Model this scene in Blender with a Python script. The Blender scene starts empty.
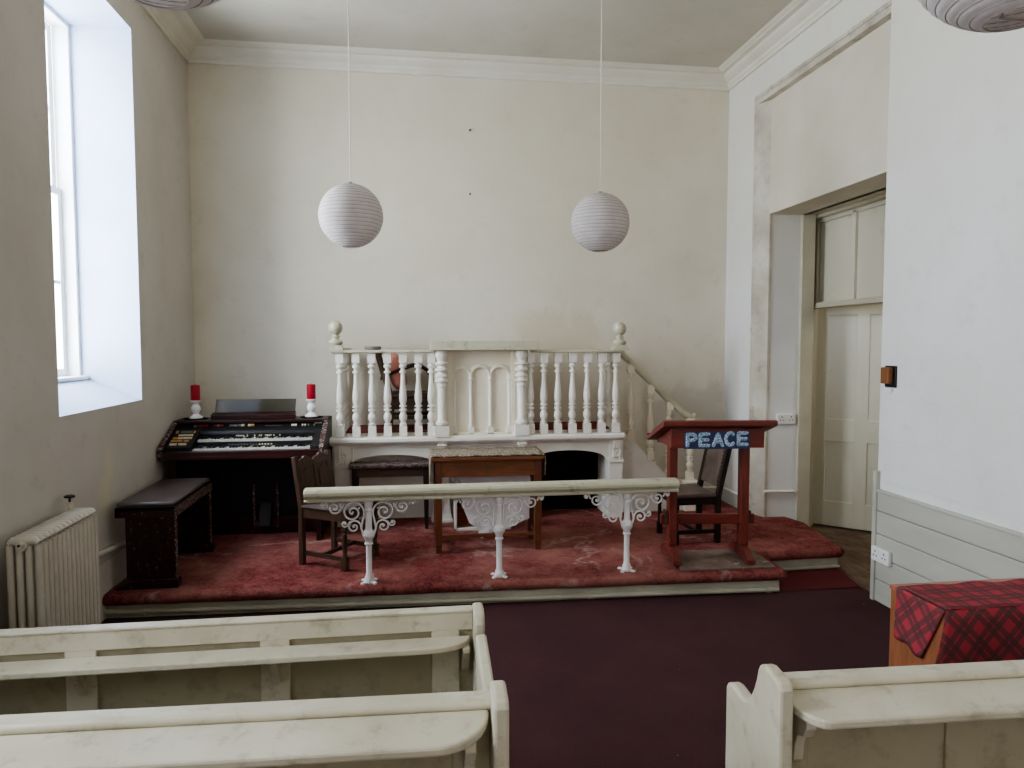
import bpy, bmesh, math, random
from mathutils import Vector, Matrix
random.seed(7)
PI = math.pi
C = bpy.context.scene.collection
sc = bpy.context.scene

# ------------------------------------------------------------------ mesh builder
class MB:
    def __init__(self): self.v = []; self.f = []; self.m = []; self.uv = {}
    def add(self, vs, fs, mi=0):
        n = len(self.v); self.v += [tuple(p) for p in vs]
        for f in fs: self.f.append(tuple(i + n for i in f)); self.m.append(mi)
        return self
    def box(self, x0, x1, y0, y1, z0, z1, mi=0):
        vs = [(x, y, z) for z in (z0, z1) for y in (y0, y1) for x in (x0, x1)]
        return self.add(vs, [(0,2,3,1),(4,5,7,6),(0,1,5,4),(2,6,7,3),(0,4,6,2),(1,3,7,5)], mi)
    def bar(self, a, b, w, h, up=(0,0,1), mi=0):
        a = Vector(a); b = Vector(b); d = (b - a).normalized(); up = Vector(up)
        s = d.cross(up)
        if s.length < 1e-5: s = d.cross(Vector((0,1,0)))
        s.normalize(); u = s.cross(d)
        vs = [p + s*(i*w/2) + u*(j*h/2) for p in (a, b) for (i, j) in ((-1,-1),(1,-1),(1,1),(-1,1))]
        return self.add(vs, [(0,1,2,3)[::-1],(4,5,6,7),(0,1,5,4),(1,2,6,5),(2,3,7,6),(3,0,4,7)], mi)
    def lathe(self, prof, c=(0,0,0), n=20, a0=0, sq=False, mi=0):
        # prof: list of (r,z) bottom to top, axis z
        if sq: n = 4; a0 = PI/4
        vs = []; fs = []
        for r, z in prof:
            rr = r*math.sqrt(2) if sq else r
            for i in range(n):
                a = a0 + 2*PI*i/n
                vs.append((c[0] + rr*math.cos(a), c[1] + rr*math.sin(a), c[2] + z))
        k = len(prof)
        for j in range(k-1):
            for i in range(n):
                fs.append((j*n+i, j*n+(i+1)%n, (j+1)*n+(i+1)%n, (j+1)*n+i))
        fs.append(tuple(range(n))[::-1]); fs.append(tuple((k-1)*n+i for i in range(n)))
        return self.add(vs, fs, mi)
    def prism(self, poly, plane, a, b, mi=0):
        # poly 2D points, extruded along the missing axis from a to b
        def P(p, t):
            return {'xy': (p[0], p[1], t), 'xz': (p[0], t, p[1]), 'yz': (t, p[0], p[1])}[plane]
        n = len(poly)
        vs = [P(p, a) for p in poly] + [P(p, b) for p in poly]
        fs = [tuple(range(n))[::-1], tuple(range(n, 2*n))]
        for i in range(n): fs.append((i, (i+1) % n, n+(i+1) % n, n+i))
        return self.add(vs, fs, mi)
    def tube(self, pts, r, n=8, mi=0, cap=True, flat=None, up=(0,0,1)):
        pts = [Vector(p) for p in pts]; k = len(pts)
        rs = r if isinstance(r, (list, tuple)) else [r]*k
        vs = []; fs = []; prev = None
        for j, p in enumerate(pts):
            d = (pts[min(j+1, k-1)] - pts[max(j-1, 0)]).normalized()
            if prev is None:
                s = d.cross(Vector(up))
                if s.length < 1e-4: s = d.cross(Vector((1,0,0)))
            else:
                s = prev - d*prev.dot(d)
            s.normalize(); prev = s; u = s.cross(d)
            for i in range(n):
                a = 2*PI*i/n
                o = s*math.cos(a)*rs[j] + u*math.sin(a)*rs[j]
                if flat: o = Vector((o.x*flat[0], o.y*flat[1], o.z*flat[2]))
                vs.append(p + o)
        for j in range(k-1):
            for i in range(n):
                fs.append((j*n+i, j*n+(i+1)%n, (j+1)*n+(i+1)%n, (j+1)*n+i))
        if cap: fs.append(tuple(range(n))[::-1]); fs.append(tuple((k-1)*n+i for i in range(n)))
        return self.add(vs, fs, mi)
    def sweep(self, prof, a, b, side=(0,-1,0), mi=0):
        # prof (out,z) swept straight from a to b; 'side' = direction of out
        a = Vector(a); b = Vector(b); s = Vector(side)
        n = len(prof)
        vs = [p + s*o + Vector((0,0,z)) for p in (a, b) for (o, z) in prof]
        fs = [tuple(range(n)), tuple(range(n, 2*n))[::-1]]
        for i in range(n): fs.append((i, (i+1) % n, n+(i+1) % n, n+i))
        return self.add(vs, fs, mi)
    def sphere(self, c, r, n=16, m=10, sz=1.0, mi=0):
        return self.lathe([(max(r*math.sin(PI*j/m), 1e-4), -r*sz*math.cos(PI*j/m)) for j in range(m+1)], c, n, mi=mi)
    def xf(self, M):
        self.v = [tuple(M @ Vector(p)) for p in self.v]; return self

def obj(name, mb, mats, parent=None, smooth=0, bevel=0, local=False):
    me = bpy.data.meshes.new(name)
    off = Vector((0,0,0))
    if parent is not None and not local:
        p = parent
        while p is not None: off += Vector(p.location); p = p.parent
    me.from_pydata([tuple(Vector(v) - off) for v in mb.v], [], mb.f)
    if not isinstance(mats, (list, tuple)): mats = [mats]
    for m in mats: me.materials.append(m)
    for p, mi in zip(me.polygons, mb.m): p.material_index = mi
    bm = bmesh.new(); bm.from_mesh(me); bmesh.ops.recalc_face_normals(bm, faces=bm.faces); bm.to_mesh(me); bm.free()
    if smooth:
        for p in me.polygons: p.use_smooth = True
        me.set_sharp_from_angle(angle=math.radians(smooth))
    o = bpy.data.objects.new(name, me); C.objects.link(o)
    if parent is not None: o.parent = parent
    if bevel:
        b = o.modifiers.new('bevel', 'BEVEL'); b.width = bevel; b.segments = 2; b.limit_method = 'ANGLE'; b.angle_limit = math.radians(40)
    return o
def tag(o, label=None, cat=None, group=None, kind=None):
    if label: o['label'] = label
    if cat: o['category'] = cat
    if group: o['group'] = group
    if kind: o['kind'] = kind
    return o
def thing(name, label, cat, loc=(0,0,0), group=None, rz=0):
    o = bpy.data.objects.new(name, None); C.objects.link(o); o.empty_display_size = .1
    o.location = loc; o.rotation_euler = (0,0,rz)
    return tag(o, label, cat, group)
def struct(name, mb, mats, parent=None, **k):
    o = obj(name, mb, mats, parent, **k)
    if parent is None: o['kind'] = 'structure'
    return o
def dup(o, parent=None):
    c = o.copy(); C.objects.link(c)
    if parent is not None: c.parent = parent
    for ch in list(o.children): dup(ch, c)
    return c

# ------------------------------------------------------------------ materials
class N:
    def __init__(s, name):
        s.mat = bpy.data.materials.new(name); s.mat.use_nodes = True
        s.t = s.mat.node_tree; s.b = s.t.nodes['Principled BSDF']; s.co = s.n('ShaderNodeTexCoord').outputs['Object']
    def n(s, kind, **kw):
        nd = s.t.nodes.new(kind)
        for k, v in kw.items(): setattr(nd, k, v)
        return nd
    def set(s, sock, v):
        if isinstance(v, bpy.types.NodeSocket): s.t.links.new(v, sock)
        else: sock.default_value = v
    def noise(s, scale, detail=4, rough=.55, dist=0, co=None, st=None):
        nd = s.n('ShaderNodeTexNoise'); nd.inputs['Scale'].default_value = scale; nd.inputs['Detail'].default_value = detail
        nd.inputs['Roughness'].default_value = rough; nd.inputs['Distortion'].default_value = dist
        co = co or s.co
        if st:
            mp = s.n('ShaderNodeMapping'); mp.inputs['Scale'].default_value = st; s.t.links.new(co, mp.inputs['Vector']); co = mp.outputs[0]
        s.t.links.new(co, nd.inputs['Vector']); return nd.outputs[0]
    def ramp(s, v, a, b, lo=0, hi=1):
        nd = s.n('ShaderNodeMapRange'); nd.inputs['From Min'].default_value = a; nd.inputs['From Max'].default_value = b
        nd.inputs['To Min'].default_value = lo; nd.inputs['To Max'].default_value = hi
        s.t.links.new(v, nd.inputs['Value']); return nd.outputs[0]
    def math(s, op, a, b=0):
        nd = s.n('ShaderNodeMath', operation=op); s.set(nd.inputs[0], a); s.set(nd.inputs[1], b); return nd.outputs[0]
    def mix(s, f, a, b, blend='MIX'):
        nd = s.n('ShaderNodeMix', data_type='RGBA', blend_type=blend)
        s.set(nd.inputs['Factor'], f)
        for i, v in ((6, a), (7, b)):
            s.set(nd.inputs[i], v if isinstance(v, bpy.types.NodeSocket) else (*v, 1))
        return nd.outputs[2]
    def xyz(s):
        nd = s.n('ShaderNodeSeparateXYZ'); s.t.links.new(s.co, nd.inputs[0]); return nd.outputs
    def bump(s, h, strength=.2, dist=.01):
        nd = s.n('ShaderNodeBump'); nd.inputs['Strength'].default_value = strength; nd.inputs['Distance'].default_value = dist
        s.t.links.new(h, nd.inputs['Height']); s.t.links.new(nd.outputs[0], s.b.inputs['Normal'])
    def out(s, col, rough=.6, spec=.4, metal=0):
        s.set(s.b.inputs['Base Color'], col if isinstance(col, bpy.types.NodeSocket) else (*col, 1))
        s.set(s.b.inputs['Roughness'], rough); s.b.inputs['Specular IOR Level'].default_value = spec; s.b.inputs['Metallic'].default_value = metal
        return s.mat
def lin(r, g, b):
    return tuple(((c/255)/12.92 if c/255 <= .04045 else ((c/255+.055)/1.055)**2.4) for c in (r, g, b))
def paint(name, c, c2=None, scale=6, rough=.5, spec=.4, dirt=None, dscale=9, dlo=.56, dhi=.75, bump=.08, bscale=40, st=None):
    s = N(name); c2 = c2 or tuple(x*.86 for x in c)
    col = s.mix(s.ramp(s.noise(scale, st=st), .35, .7), c, c2)
    if dirt: col = s.mix(s.ramp(s.noise(dscale, 8, .7), dlo, dhi), col, dirt)
    s.bump(s.noise(bscale, 3), bump, .004)
    return s.out(col, rough, spec)
def wood(name, c, c2, axis='z', scale=9, rough=.45, spec=.4, chips=None):
    s = N(name); st = {'x': (.12,1,1), 'y': (1,.12,1), 'z': (1,1,.12)}[axis]
    g = s.noise(scale*4, 6, .6, 1.2, st=st)
    col = s.mix(s.ramp(g, .3, .7), c, c2)
    if chips: col = s.mix(s.ramp(s.noise(55, 6, .8), chips, chips+.05), col, (.45,.42,.38))
    s.bump(g, .1, .002)
    return s.out(col, rough, spec)
def flat(name, c, rough=.5, spec=.4, metal=0):
    return N(name).out(c, rough, spec, metal)

def wall_mat(name, c, c2, blocks=False, marks_and_tints=()):
    s = N(name)
    col = s.mix(s.ramp(s.noise(1.1, 6, .6), .35, .7), c, c2)
    col = s.mix(s.ramp(s.noise(6, 8, .72), .56, .82, 0, .55), col, tuple(x*.72 for x in c2))
    X = s.xyz()
    for (ax, a0, a1, z0, z1, mc, st, *ee) in marks_and_tints:
        n1 = s.noise(4, 6, .7)
        d = s.math('SUBTRACT', n1, .5)
        u = s.math('ADD', X[ax], s.math('MULTIPLY', d, .5)); w = s.math('ADD', X[2], s.math('MULTIPLY', d, .7))
        e = ee[0] if ee else .07
        f = s.math('MULTIPLY', s.math('MULTIPLY', s.ramp(u, a0-e, a0+e), s.ramp(u, a1+e, a1-e)), s.math('MULTIPLY', s.ramp(w, z0-e, z0+e), s.ramp(w, z1+e, z1-e)))
        col = s.mix(s.math('MULTIPLY', f, st), col, mc)
    h = s.noise(18, 8, .65)
    h = s.math('ADD', s.math('MULTIPLY', h, .35), s.noise(2.2, 3))
    if blocks:
        cx = s.n('ShaderNodeCombineXYZ'); s.t.links.new(X[0 if blocks == 'x' else 1], cx.inputs[0]); s.t.links.new(X[2], cx.inputs[1])
        br = s.n('ShaderNodeTexBrick'); s.t.links.new(cx.outputs[0], br.inputs['Vector'])
        for k, v in (('Scale', 1), ('Mortar Size', .003), ('Mortar Smooth', .3), ('Brick Width', .56), ('Row Height', .26)): br.inputs[k].default_value = v
        msk = s.ramp(s.noise(.8, 4), .47, .66, 0, 1)
        mo = s.math('MULTIPLY', br.outputs['Fac'], msk)
        h = s.math('SUBTRACT', h, s.math('MULTIPLY', mo, .3))
        col = s.mix(s.math('MULTIPLY', mo, .10), col, (.3,.29,.26))
    s.bump(h, .35, .012)
    return s.out(col, .75, .25)

M = {}
WH = lin(223,216,200); WH2 = lin(211,202,182)
M['wall_back'] = wall_mat('wall_back_plaster', WH, WH2, 'x', [(0, 2.15, 2.93, .1, 1.25, lin(186,180,168), .55), (0, .95, 1.72, 1.55, 1.9, lin(206,196,170), .8), (0, -1.85, 2.95, 2.9, 4.2, lin(208,198,168), .45, .9), (0, -1.2, 2.2, 2.2, 3.3, lin(224,216,192), .5, .6)])  # upper warm tints put the light's yellow cast into the plaster colour
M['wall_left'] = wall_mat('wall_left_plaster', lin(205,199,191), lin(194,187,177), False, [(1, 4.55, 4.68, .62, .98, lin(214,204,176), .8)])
M['wall_right'] = wall_mat('wall_right_plaster', lin(225,224,221), lin(216,214,208), 'y', [(1, -4.2, 6.6, 2.8, 4.3, lin(216,206,180), .5, .8)])  # warm upper tint: yellow of the light worked into the wall colour
M['ceiling'] = wall_mat('ceiling_plaster', lin(200,195,180), lin(188,182,166))
M['reveal'] = paint('window_reveal_paint', lin(182,192,210), lin(172,182,200), 3, .6, bump=.4, bscale=25)
M['cornice'] = paint('cornice_cream', lin(220,215,200), lin(210,204,186), 2, .6)
M['jamb'] = paint('jamb_worn_paint', lin(206,200,184), lin(170,160,142), 4, .65, dirt=lin(120,110,95), dscale=6)
M['sash'] = paint('sash_white', lin(235,236,234), lin(224,225,222), 4, .45)
M['door'] = paint('door_cream_gloss', lin(215,210,190), lin(200,194,172), 2.2, .28, .5, dirt=lin(150,143,120), dlo=.62, dhi=.9, st=(1,1,.3))
M['frame'] = paint('frame_cream', lin(196,190,168), lin(180,173,150), 3, .45)
M['dado'] = paint('dado_boards_grey', lin(192,190,178), lin(172,170,157), 3, .5, dirt=lin(105,100,90), dscale=4, dlo=.66, dhi=.8, st=(1,.25,1))
M['pewp'] = paint('pew_cream_paint', lin(201,193,172), lin(184,175,152), 5, .40, .5, dirt=lin(138,128,104), dscale=13, dlo=.53, dhi=.80)
M['pewpanel'] = paint('pew_panel_paint', lin(168,159,133), lin(154,144,118), 3, .45, .45, dirt=lin(118,108,86), dscale=9, dlo=.52, dhi=.82)
M['white'] = paint('white_gloss', lin(236,232,222), lin(226,220,207), 4, .35, .5, dirt=lin(190,178,155), dscale=7, dlo=.6, dhi=.85)
M['whitemetal'] = paint('white_cast_iron', lin(234,231,228), lin(222,218,214), 8, .4, .5)
M['railcream'] = paint('rail_cream_green', lin(198,193,168), lin(178,173,148), 5, .32, .55, dirt=lin(128,122,100), dscale=14, dlo=.54, dhi=.76, st=(.3,1,1))
M['panelcream'] = paint('panel_cream', lin(233,224,204), lin(224,212,188), 4, .4)
M['radiator'] = paint('radiator_cream', lin(210,203,190), lin(198,190,175), 10, .45, dirt=lin(165,150,128), dscale=12, dlo=.62, dhi=.8)
M['riser'] = paint('riser_cream', lin(194,190,170), lin(172,167,146), 4, .5, dirt=lin(95,88,72), dscale=9, dlo=.6, dhi=.8)
M['black'] = flat('black_paint', (.008,.008,.009), .4)
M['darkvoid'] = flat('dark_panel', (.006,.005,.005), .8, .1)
M['oak'] = wood('red_oak', lin(140,72,40), lin(98,48,26), 'x', 7, .4)
M['oakz'] = wood('red_oak_upright', lin(128,64,36), lin(92,44,24), 'z', 7, .4)
M['tableoak'] = wood('orange_oak', lin(138,86,54), lin(106,64,40), 'x', 7, .4)
M['tableoakz'] = wood('orange_oak_leg', lin(120,72,46), lin(92,55,36), 'z', 7, .4)
M['lectx'] = wood('mahogany_rail', lin(128,58,48), lin(96,43,37), 'x', 6, .38)
M['lectz'] = wood('mahogany_post', lin(130,62,50), lin(98,47,39), 'z', 6, .38)
M['lecty'] = wood('mahogany_foot', lin(124,60,50), lin(94,45,39), 'y', 6, .42)
M['dark'] = wood('dark_oak', lin(92,68,54), lin(60,43,34), 'z', 6, .42)
M['darkx'] = wood('dark_oak_rail', lin(88,64,51), lin(58,42,33), 'x', 6, .42)
M['darker'] = wood('black_oak', lin(52,38,32), lin(30,21,18), 'z', 6, .4)
M['organ'] = wood('organ_mahogany', lin(60,24,22), lin(38,14,13), 'x', 5, .32, .5, chips=.66)
M['organz'] = wood('organ_mahogany_worn', lin(52,20,20), lin(32,11,12), 'z', 5, .35, .5, chips=.615)
M['organedge'] = wood('organ_chipped_edge', lin(56,24,22), lin(84,58,52), 'y', 12, .6, .3, chips=.53)
M['organblack'] = flat('organ_black_panel', (.012,.012,.013), .35)
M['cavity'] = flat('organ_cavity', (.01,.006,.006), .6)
M['vinyl'] = paint('bench_vinyl', lin(82,70,68), lin(66,56,54), 6, .38, .5, bump=.15, bscale=90)
M['keywhite'] = flat('key_ivory', lin(196,194,186), .3)
M['keyblack'] = flat('key_black', (.01,.01,.01), .3)
M['btnw'] = flat('button_cream', lin(206,196,168), .4)
M['btnr'] = flat('button_red', lin(130,38,34), .4)
M['btno'] = flat('button_amber', lin(190,140,80), .4)
M['btng'] = flat('button_grey', lin(110,106,100), .4)
M['candle'] = paint('red_wax', lin(176,22,44), lin(150,14,36), 6, .4, .5)
M['ceramic'] = flat('white_ceramic', lin(238,236,232), .25, .5)
M['mat'] = flat('dark_mat', lin(34,26,24), .9, .1)
M['plastic'] = flat('white_plastic', lin(230,229,224), .35)
M['leather'] = paint('brown_leather', lin(112,96,86), lin(86,72,64), 7, .5, .4, bump=.3, bscale=60)
M['seatgrey'] = paint('seat_cloth', lin(100,88,82), lin(74,64,60), 12, .7, .2)
M['stud'] = flat('brass_stud', (.12,.09,.05), .4, .5, .8)
M['cushion'] = paint('cushion_salmon', lin(212,152,136), lin(196,124,108), 9, .9, .1, bump=.3)
M['orn'] = flat('grey_stone', lin(116,111,104), .8)
M['sheet'] = paint('white_sheet', lin(242,242,244), lin(230,230,234), 5, .6, .3, bump=.5, bscale=14)
M['glass'] = None

def paper_mat():
    s = N('lantern_paper')
    col = s.mix(s.ramp(s.noise(5, 6, .7), .35, .75), lin(226,219,215), lin(204,195,190))
    s.bump(s.noise(26, 5), .3, .006); s.out(col, .8, .2)
    tr = s.n('ShaderNodeBsdfTranslucent'); s.t.links.new(col, tr.inputs[0])
    mx = s.n('ShaderNodeMixShader'); mx.inputs[0].default_value = .3
    s.t.links.new(s.b.outputs[0], mx.inputs[1]); s.t.links.new(tr.outputs[0], mx.inputs[2])
    s.t.links.new(mx.outputs[0], s.t.nodes['Material Output'].inputs[0]); return s.mat
M['paper'] = paper_mat()
M['wire'] = flat('lantern_wire', lin(156,144,138), .6)
M['cord'] = flat('white_cord', lin(214,208,194), .6)

def thin_glass(name, tint, refl):
    s = N(name)
    a = s.n('ShaderNodeBsdfTransparent'); a.inputs[0].default_value = (*tint, 1)
    g = s.n('ShaderNodeBsdfGlossy'); g.inputs['Roughness'].default_value = .05
    m = s.n('ShaderNodeMixShader'); m.inputs[0].default_value = refl
    s.t.links.new(a.outputs[0], m.inputs[1]); s.t.links.new(g.outputs[0], m.inputs[2])
    s.t.links.new(m.outputs[0], s.t.nodes['Material Output'].inputs[0]); return s.mat
M['glass'] = thin_glass('window_glass', (.97,.98,.98), .05)
M['acrylic'] = thin_glass('clear_acrylic', (.56,.55,.53), .02)

def carpet_red():
    s = N('platform_carpet_red')
    base = s.mix(s.ramp(s.noise(3, 6, .65), .3, .72), lin(124,46,48), lin(146,70,67))
    vo = s.n('ShaderNodeTexVoronoi'); vo.inputs['Scale'].default_value = 20; s.t.links.new(s.co, vo.inputs['Vector'])
    base = s.mix(s.ramp(vo.outputs['Distance'], .2, .55, 0, .75), base, lin(84,32,35))
    base = s.mix(s.ramp(s.noise(8, 5, .7), .42, .68, 0, .45), base, lin(172,108,98))
    base = s.mix(s.ramp(s.noise(70, 4, .75), .42, .7, 0, .6), base, lin(172,110,102))
    X = s.xyz()
    # traffic wear towards the front edge
    wear = s.math('MULTIPLY', s.ramp(X[1], 5.4, 4.5), s.ramp(s.noise(2.3, 5, .6), .42, .68))
    base = s.mix(s.math('MULTIPLY', wear, .55), base, lin(186,132,118))
    # spilled pale streaks
    r = s.noise(1.15, 4, .55, .6); d = s.math('ABSOLUTE', s.math('SUBTRACT', r, .5))
    line = s.math('MULTIPLY', s.ramp(d, .022, .004), s.ramp(s.noise(1.9, 3), .47, .58))
    line = s.math('MULTIPLY', line, s.ramp(s.noise(30, 4), .3, .6))
    base = s.mix(s.math('MULTIPLY', line, .6), base, lin(190,168,160))
    s.bump(s.noise(110, 4, .7), .9, .014)
    return s.out(base, .95, .1)
M['carpet'] = carpet_red()
def carpet_floor(name, a, b, specks=True):
    s = N(name)
    col = s.mix(s.ramp(s.noise(2, 6, .65), .3, .75), a, b)
    col = s.mix(s.ramp(s.noise(140, 3, .7), .5, .75, 0, .5), col, tuple(x*1.7 for x in b))
    if specks: col = s.mix(s.ramp(s.noise(38, 2, .5), .79, .81), col, lin(190,175,170))
    s.bump(s.noise(220, 3), .5, .006)
    return s.out(col, .95, .1)
M['carpet_floor'] = carpet_floor('main_carpet_burgundy', lin(66,44,46), lin(82,54,55))
M['carpet_patch'] = carpet_floor('patch_carpet_wine', lin(90,42,44), lin(104,52,52), False)
def boards():
    s = N('dusty_boards'); X = s.xyz()
    g = s.noise(20, 6, .65, .8, st=(1,.15,1))
    col = s.mix(s.ramp(g, .3, .7), lin(122,102,84), lin(84,68,56))
    k = s.math('FRACT', s.math('MULTIPLY', X[0], 6.5))
    col = s.mix(s.ramp(k, .04, .0), col, (.02,.015,.012))
    col = s.mix(s.ramp(s.noise(3, 7, .7), .45, .8, 0, .6), col, lin(160,146,128))
    return s.out(col, .85, .15)
M['boards'] = boards()
def worn_mat():
    s = N('worn_brown_mat')
    col = s.mix(s.ramp(s.noise(9, 6, .7), .35, .7), lin(112,94,84), lin(142,126,114))
    col = s.mix(s.ramp(s.noise(6, 6, .75, 1), .62, .7), col, lin(206,196,184))
    s.bump(s.noise(120, 3), .4, .006); return s.out(col, .9, .1)
M['wornmat'] = worn_mat()
def lace():
    s = N('lace_cloth')
    vo = s.n('ShaderNodeTexVoronoi'); vo.inputs['Scale'].default_value = 60; s.t.links.new(s.co, vo.inputs['Vector'])
    col = s.mix(s.ramp(vo.outputs['Distance'], .2, .5), lin(192,182,162), lin(126,114,98))
    return s.out(col, .9, .1)
M['lace'] = lace()
def brocade():
    s = N('brocade_cloth')
    vo = s.n('ShaderNodeTexVoronoi'); vo.inputs['Scale'].default_value = 42; s.t.links.new(s.co, vo.inputs['Vector'])
    col = s.mix(s.ramp(s.noise(40, 4, .7, 1), .42, .58), lin(66,44,44), lin(138,124,118))
    return s.out(col, .85, .2)
M['brocade'] = brocade()
def letter_mat():
    s = N('letter_beads')
    vo = s.n('ShaderNodeTexVoronoi'); vo.inputs['Scale'].default_value = 110; s.t.links.new(s.co, vo.inputs['Vector'])
    col = s.mix(s.ramp(vo.outputs['Distance'], .3, .55), lin(206,222,228), lin(120,146,172))
    return s.out(col, .4, .5)
M['letter'] = letter_mat()
M['signblue'] = flat('sign_navy', lin(56,62,98), .6)
def tartan():
    s = N('red_tartan')
    uv = s.n('ShaderNodeTexCoord').outputs['UV']
    se = s.n('ShaderNodeSeparateXYZ'); s.t.links.new(uv, se.inputs[0])
    def bands(v):
        f = s.math('FRACT', s.math('MULTIPLY', v, 1/.082))
        a = s.math('MULTIPLY', s.math('GREATER_THAN', f, .42), s.math('LESS_THAN', f, .66))
        b = s.math('MULTIPLY', s.math('GREATER_THAN', f, .74), s.math('LESS_THAN', f, .98))
        return s.math('ADD', a, b)
    bu, bv = bands(se.outputs[0]), bands(se.outputs[1])
    tot = s.math('MULTIPLY', s.math('ADD', bu, bv), .5)
    tot = s.ramp(tot, 0, .62, 0, .92); col = s.mix(tot, lin(160,62,70), lin(70,60,58))
    col = s.mix(s.ramp(s.noise(300, 2), .4, .7, 0, .25), col, lin(180,70,80))
    return s.out(col, .85, .15)
M['tartan'] = tartan()
M['boxwood'] = wood('box_teak', lin(158,104,72), lin(130,82,56), 'z', 9, .35)
M['boxtop'] = wood('box_teak_top', lin(168,98,74), lin(140,76,54), 'x', 9, .35)
M['brass'] = flat('brown_fitting', lin(128,82,48), .45)

# ------------------------------------------------------------------ the room
XL, XR, YB, YF, ZC = -1.85, 2.95, 6.42, -4.0, 4.13
WT = .50                                  # thickness of the left wall
fl = MB(); fl.add([(XL,YF,0),(3.0,YF,0),(3.0,4.36,0),(2.44,4.36,0),(XL,4.36,0)], [(0,1,2,3,4)], 0)
fl.add([(XL,4.36,0),(2.44,4.36,0),(2.44,YB,0),(XL,YB,0)], [(0,1,2,3)], 0)
fl.add([(2.44,4.36,0),(3.0,4.34,0),(3.1,4.78,0),(3.0,YB,0),(2.44,YB,0)], [(0,1,2,3,4)], 1)
struct('floor', fl, [M['carpet_floor'], M['carpet_patch']])
fd = MB(); fd.box(2.96, 5.2, 3.0, 6.6, -.05, -.002)
struct('floor_doorway', fd, M['boards'])
struct('trim_5', MB().bar((2.985,4.15,.002), (3.12,4.78,.002), .012, .004), M['boards'])
struct('ceiling', MB().box(XL-.6, XR+.6, YF-.2, YB+.2, ZC, ZC+.1), M['ceiling'])
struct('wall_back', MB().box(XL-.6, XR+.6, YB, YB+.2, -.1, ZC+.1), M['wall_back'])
struct('wall_front', MB().box(XL-.6, XR+.6, YF-.2, YF, -.1, ZC+.1), M['wall_left'])
# left wall with three deep window openings, sloping sills
WIN = [(4.03, 5.20), (.75, 1.92), (-2.5, -1.33)]
SZ, HZ = 1.265, 3.765
lw = MB(); y = YF
for (a, b) in sorted(WIN):
    lw.box(XL-WT, XL, y, a, -.1, ZC+.1); y = b
    lw.box(XL-WT, XL, a, b, HZ, ZC+.1)
    lw.box(XL-WT, XL, a, b, -.1, SZ)
lw.box(XL-WT, XL, y, YB+.1, -.1, ZC+.1)
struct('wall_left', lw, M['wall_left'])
def sash_window(k, a, b):
    r = bpy.data.objects.new('window_%d' % k, None); C.objects.link(r); r.location = (XL-WT, (a+b)/2, SZ); r['kind'] = 'structure'
    rv = MB()                                # painted reveal skins: far, near, head and the sloping sill
    rv.box(XL-.38, XL+.001, b-.004, b+.001, SZ, HZ); rv.box(XL-.38, XL+.001, a-.001, a+.004, SZ, HZ)
    rv.box(XL-.38, XL+.001, a, b, HZ-.004, HZ+.001)
    rv.prism([(XL+.002, SZ), (XL-.37, SZ+.155), (XL-.37, SZ), (XL, SZ-.004)], 'xz', a, b)
    obj('reveal', rv, M['reveal'], r)
    ws = MB(); ws.box(XL-.47, XL-.33, a+.01, b-.005, SZ+.145, SZ+.17)
    obj('window_board', ws, M['sash'], r, bevel=.006)
    ln = MB()
    ln.box(XL-.48, XL-.38, b-.035, b, SZ+.1, HZ); ln.box(XL-.48, XL-.38, a, a+.035, SZ+.1, HZ); ln.box(XL-.479, XL-.381, a+.01, b-.01, HZ-.03, HZ)
    obj('lining', ln, M['sash'], r, bevel=.003)
    mid = 2.66; ym = (a+b)/2
    for nm, z0, z1, x in (('upper_sash', mid-.02, HZ-.03, XL-.505), ('lower_sash', SZ+.17, mid+.02, XL-.475)):
        f = MB()
        f.box(x-.02, x+.02, b-.085, b-.03, z0, z1); f.box(x-.02, x+.02, a+.03, a+.085, z0, z1)
        f.box(x-.019, x+.019, a+.04, b-.04, z0+.001, z0+.05); f.box(x-.019, x+.019, a+.04, b-.04, z1-.05, z1-.001)
        zm = (z0+z1)/2
        f.box(x-.012, x+.012, a+.05, b-.05, zm-.012, zm+.012); f.box(x-.011, x+.011, ym-.011, ym+.011, z0+.01, z1-.01)
        s = obj(nm, f, M['sash'], r, bevel=.002)
        obj('pane', MB().box(x-.002, x+.002, a+.07, b-.07, z0+.03, z1-.03), M['glass'], s)
    return r
for k, (a, b) in enumerate(WIN): sash_window(k+1, a, b)

# right wall: near length, far pier, infill over the doorway
YO0, YO1, ZH = 4.14, 5.885, 3.74
rw = MB()
rw.box(XR, XR+.38, YF, YO0, -.1, ZC+.1)
rw.box(XR, XR+.45, YO1, YB+.1, -.1, ZC+.1)
rw.box(XR, XR+.38, YO0, YO1, ZH, ZC+.1)
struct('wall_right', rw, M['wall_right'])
pa = MB(); pa.box(XR+.06, XR+.40, YO0, YO1, 2.745, ZH)
struct('trim_1', pa, paint('infill_plaster', lin(214,207,190), lin(203,195,175), 2, .6), bevel=.004)
pw = MB(); pw.box(XR+.062, XR+.42, 5.73, YO1+.02, -.1, 2.745)
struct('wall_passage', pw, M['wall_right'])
jb = MB(); jb.prism([(XR-.004,5.905),(XR+.002,5.85),(XR+.062,5.725),(XR+.09,5.725),(XR+.09,5.905)], 'xy', .0, ZH+.002)
jb.prism([(YO0,ZH+.03),(5.90,ZH+.03),(5.90,ZH),(YO0,ZH)], 'yz', XR-.006, XR+.002)
jb.box(XR+.001, XR+.075, YO0, 5.86, ZH-.045, ZH+.002)
struct('trim_2', jb, M['jamb'], bevel=.003)
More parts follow.
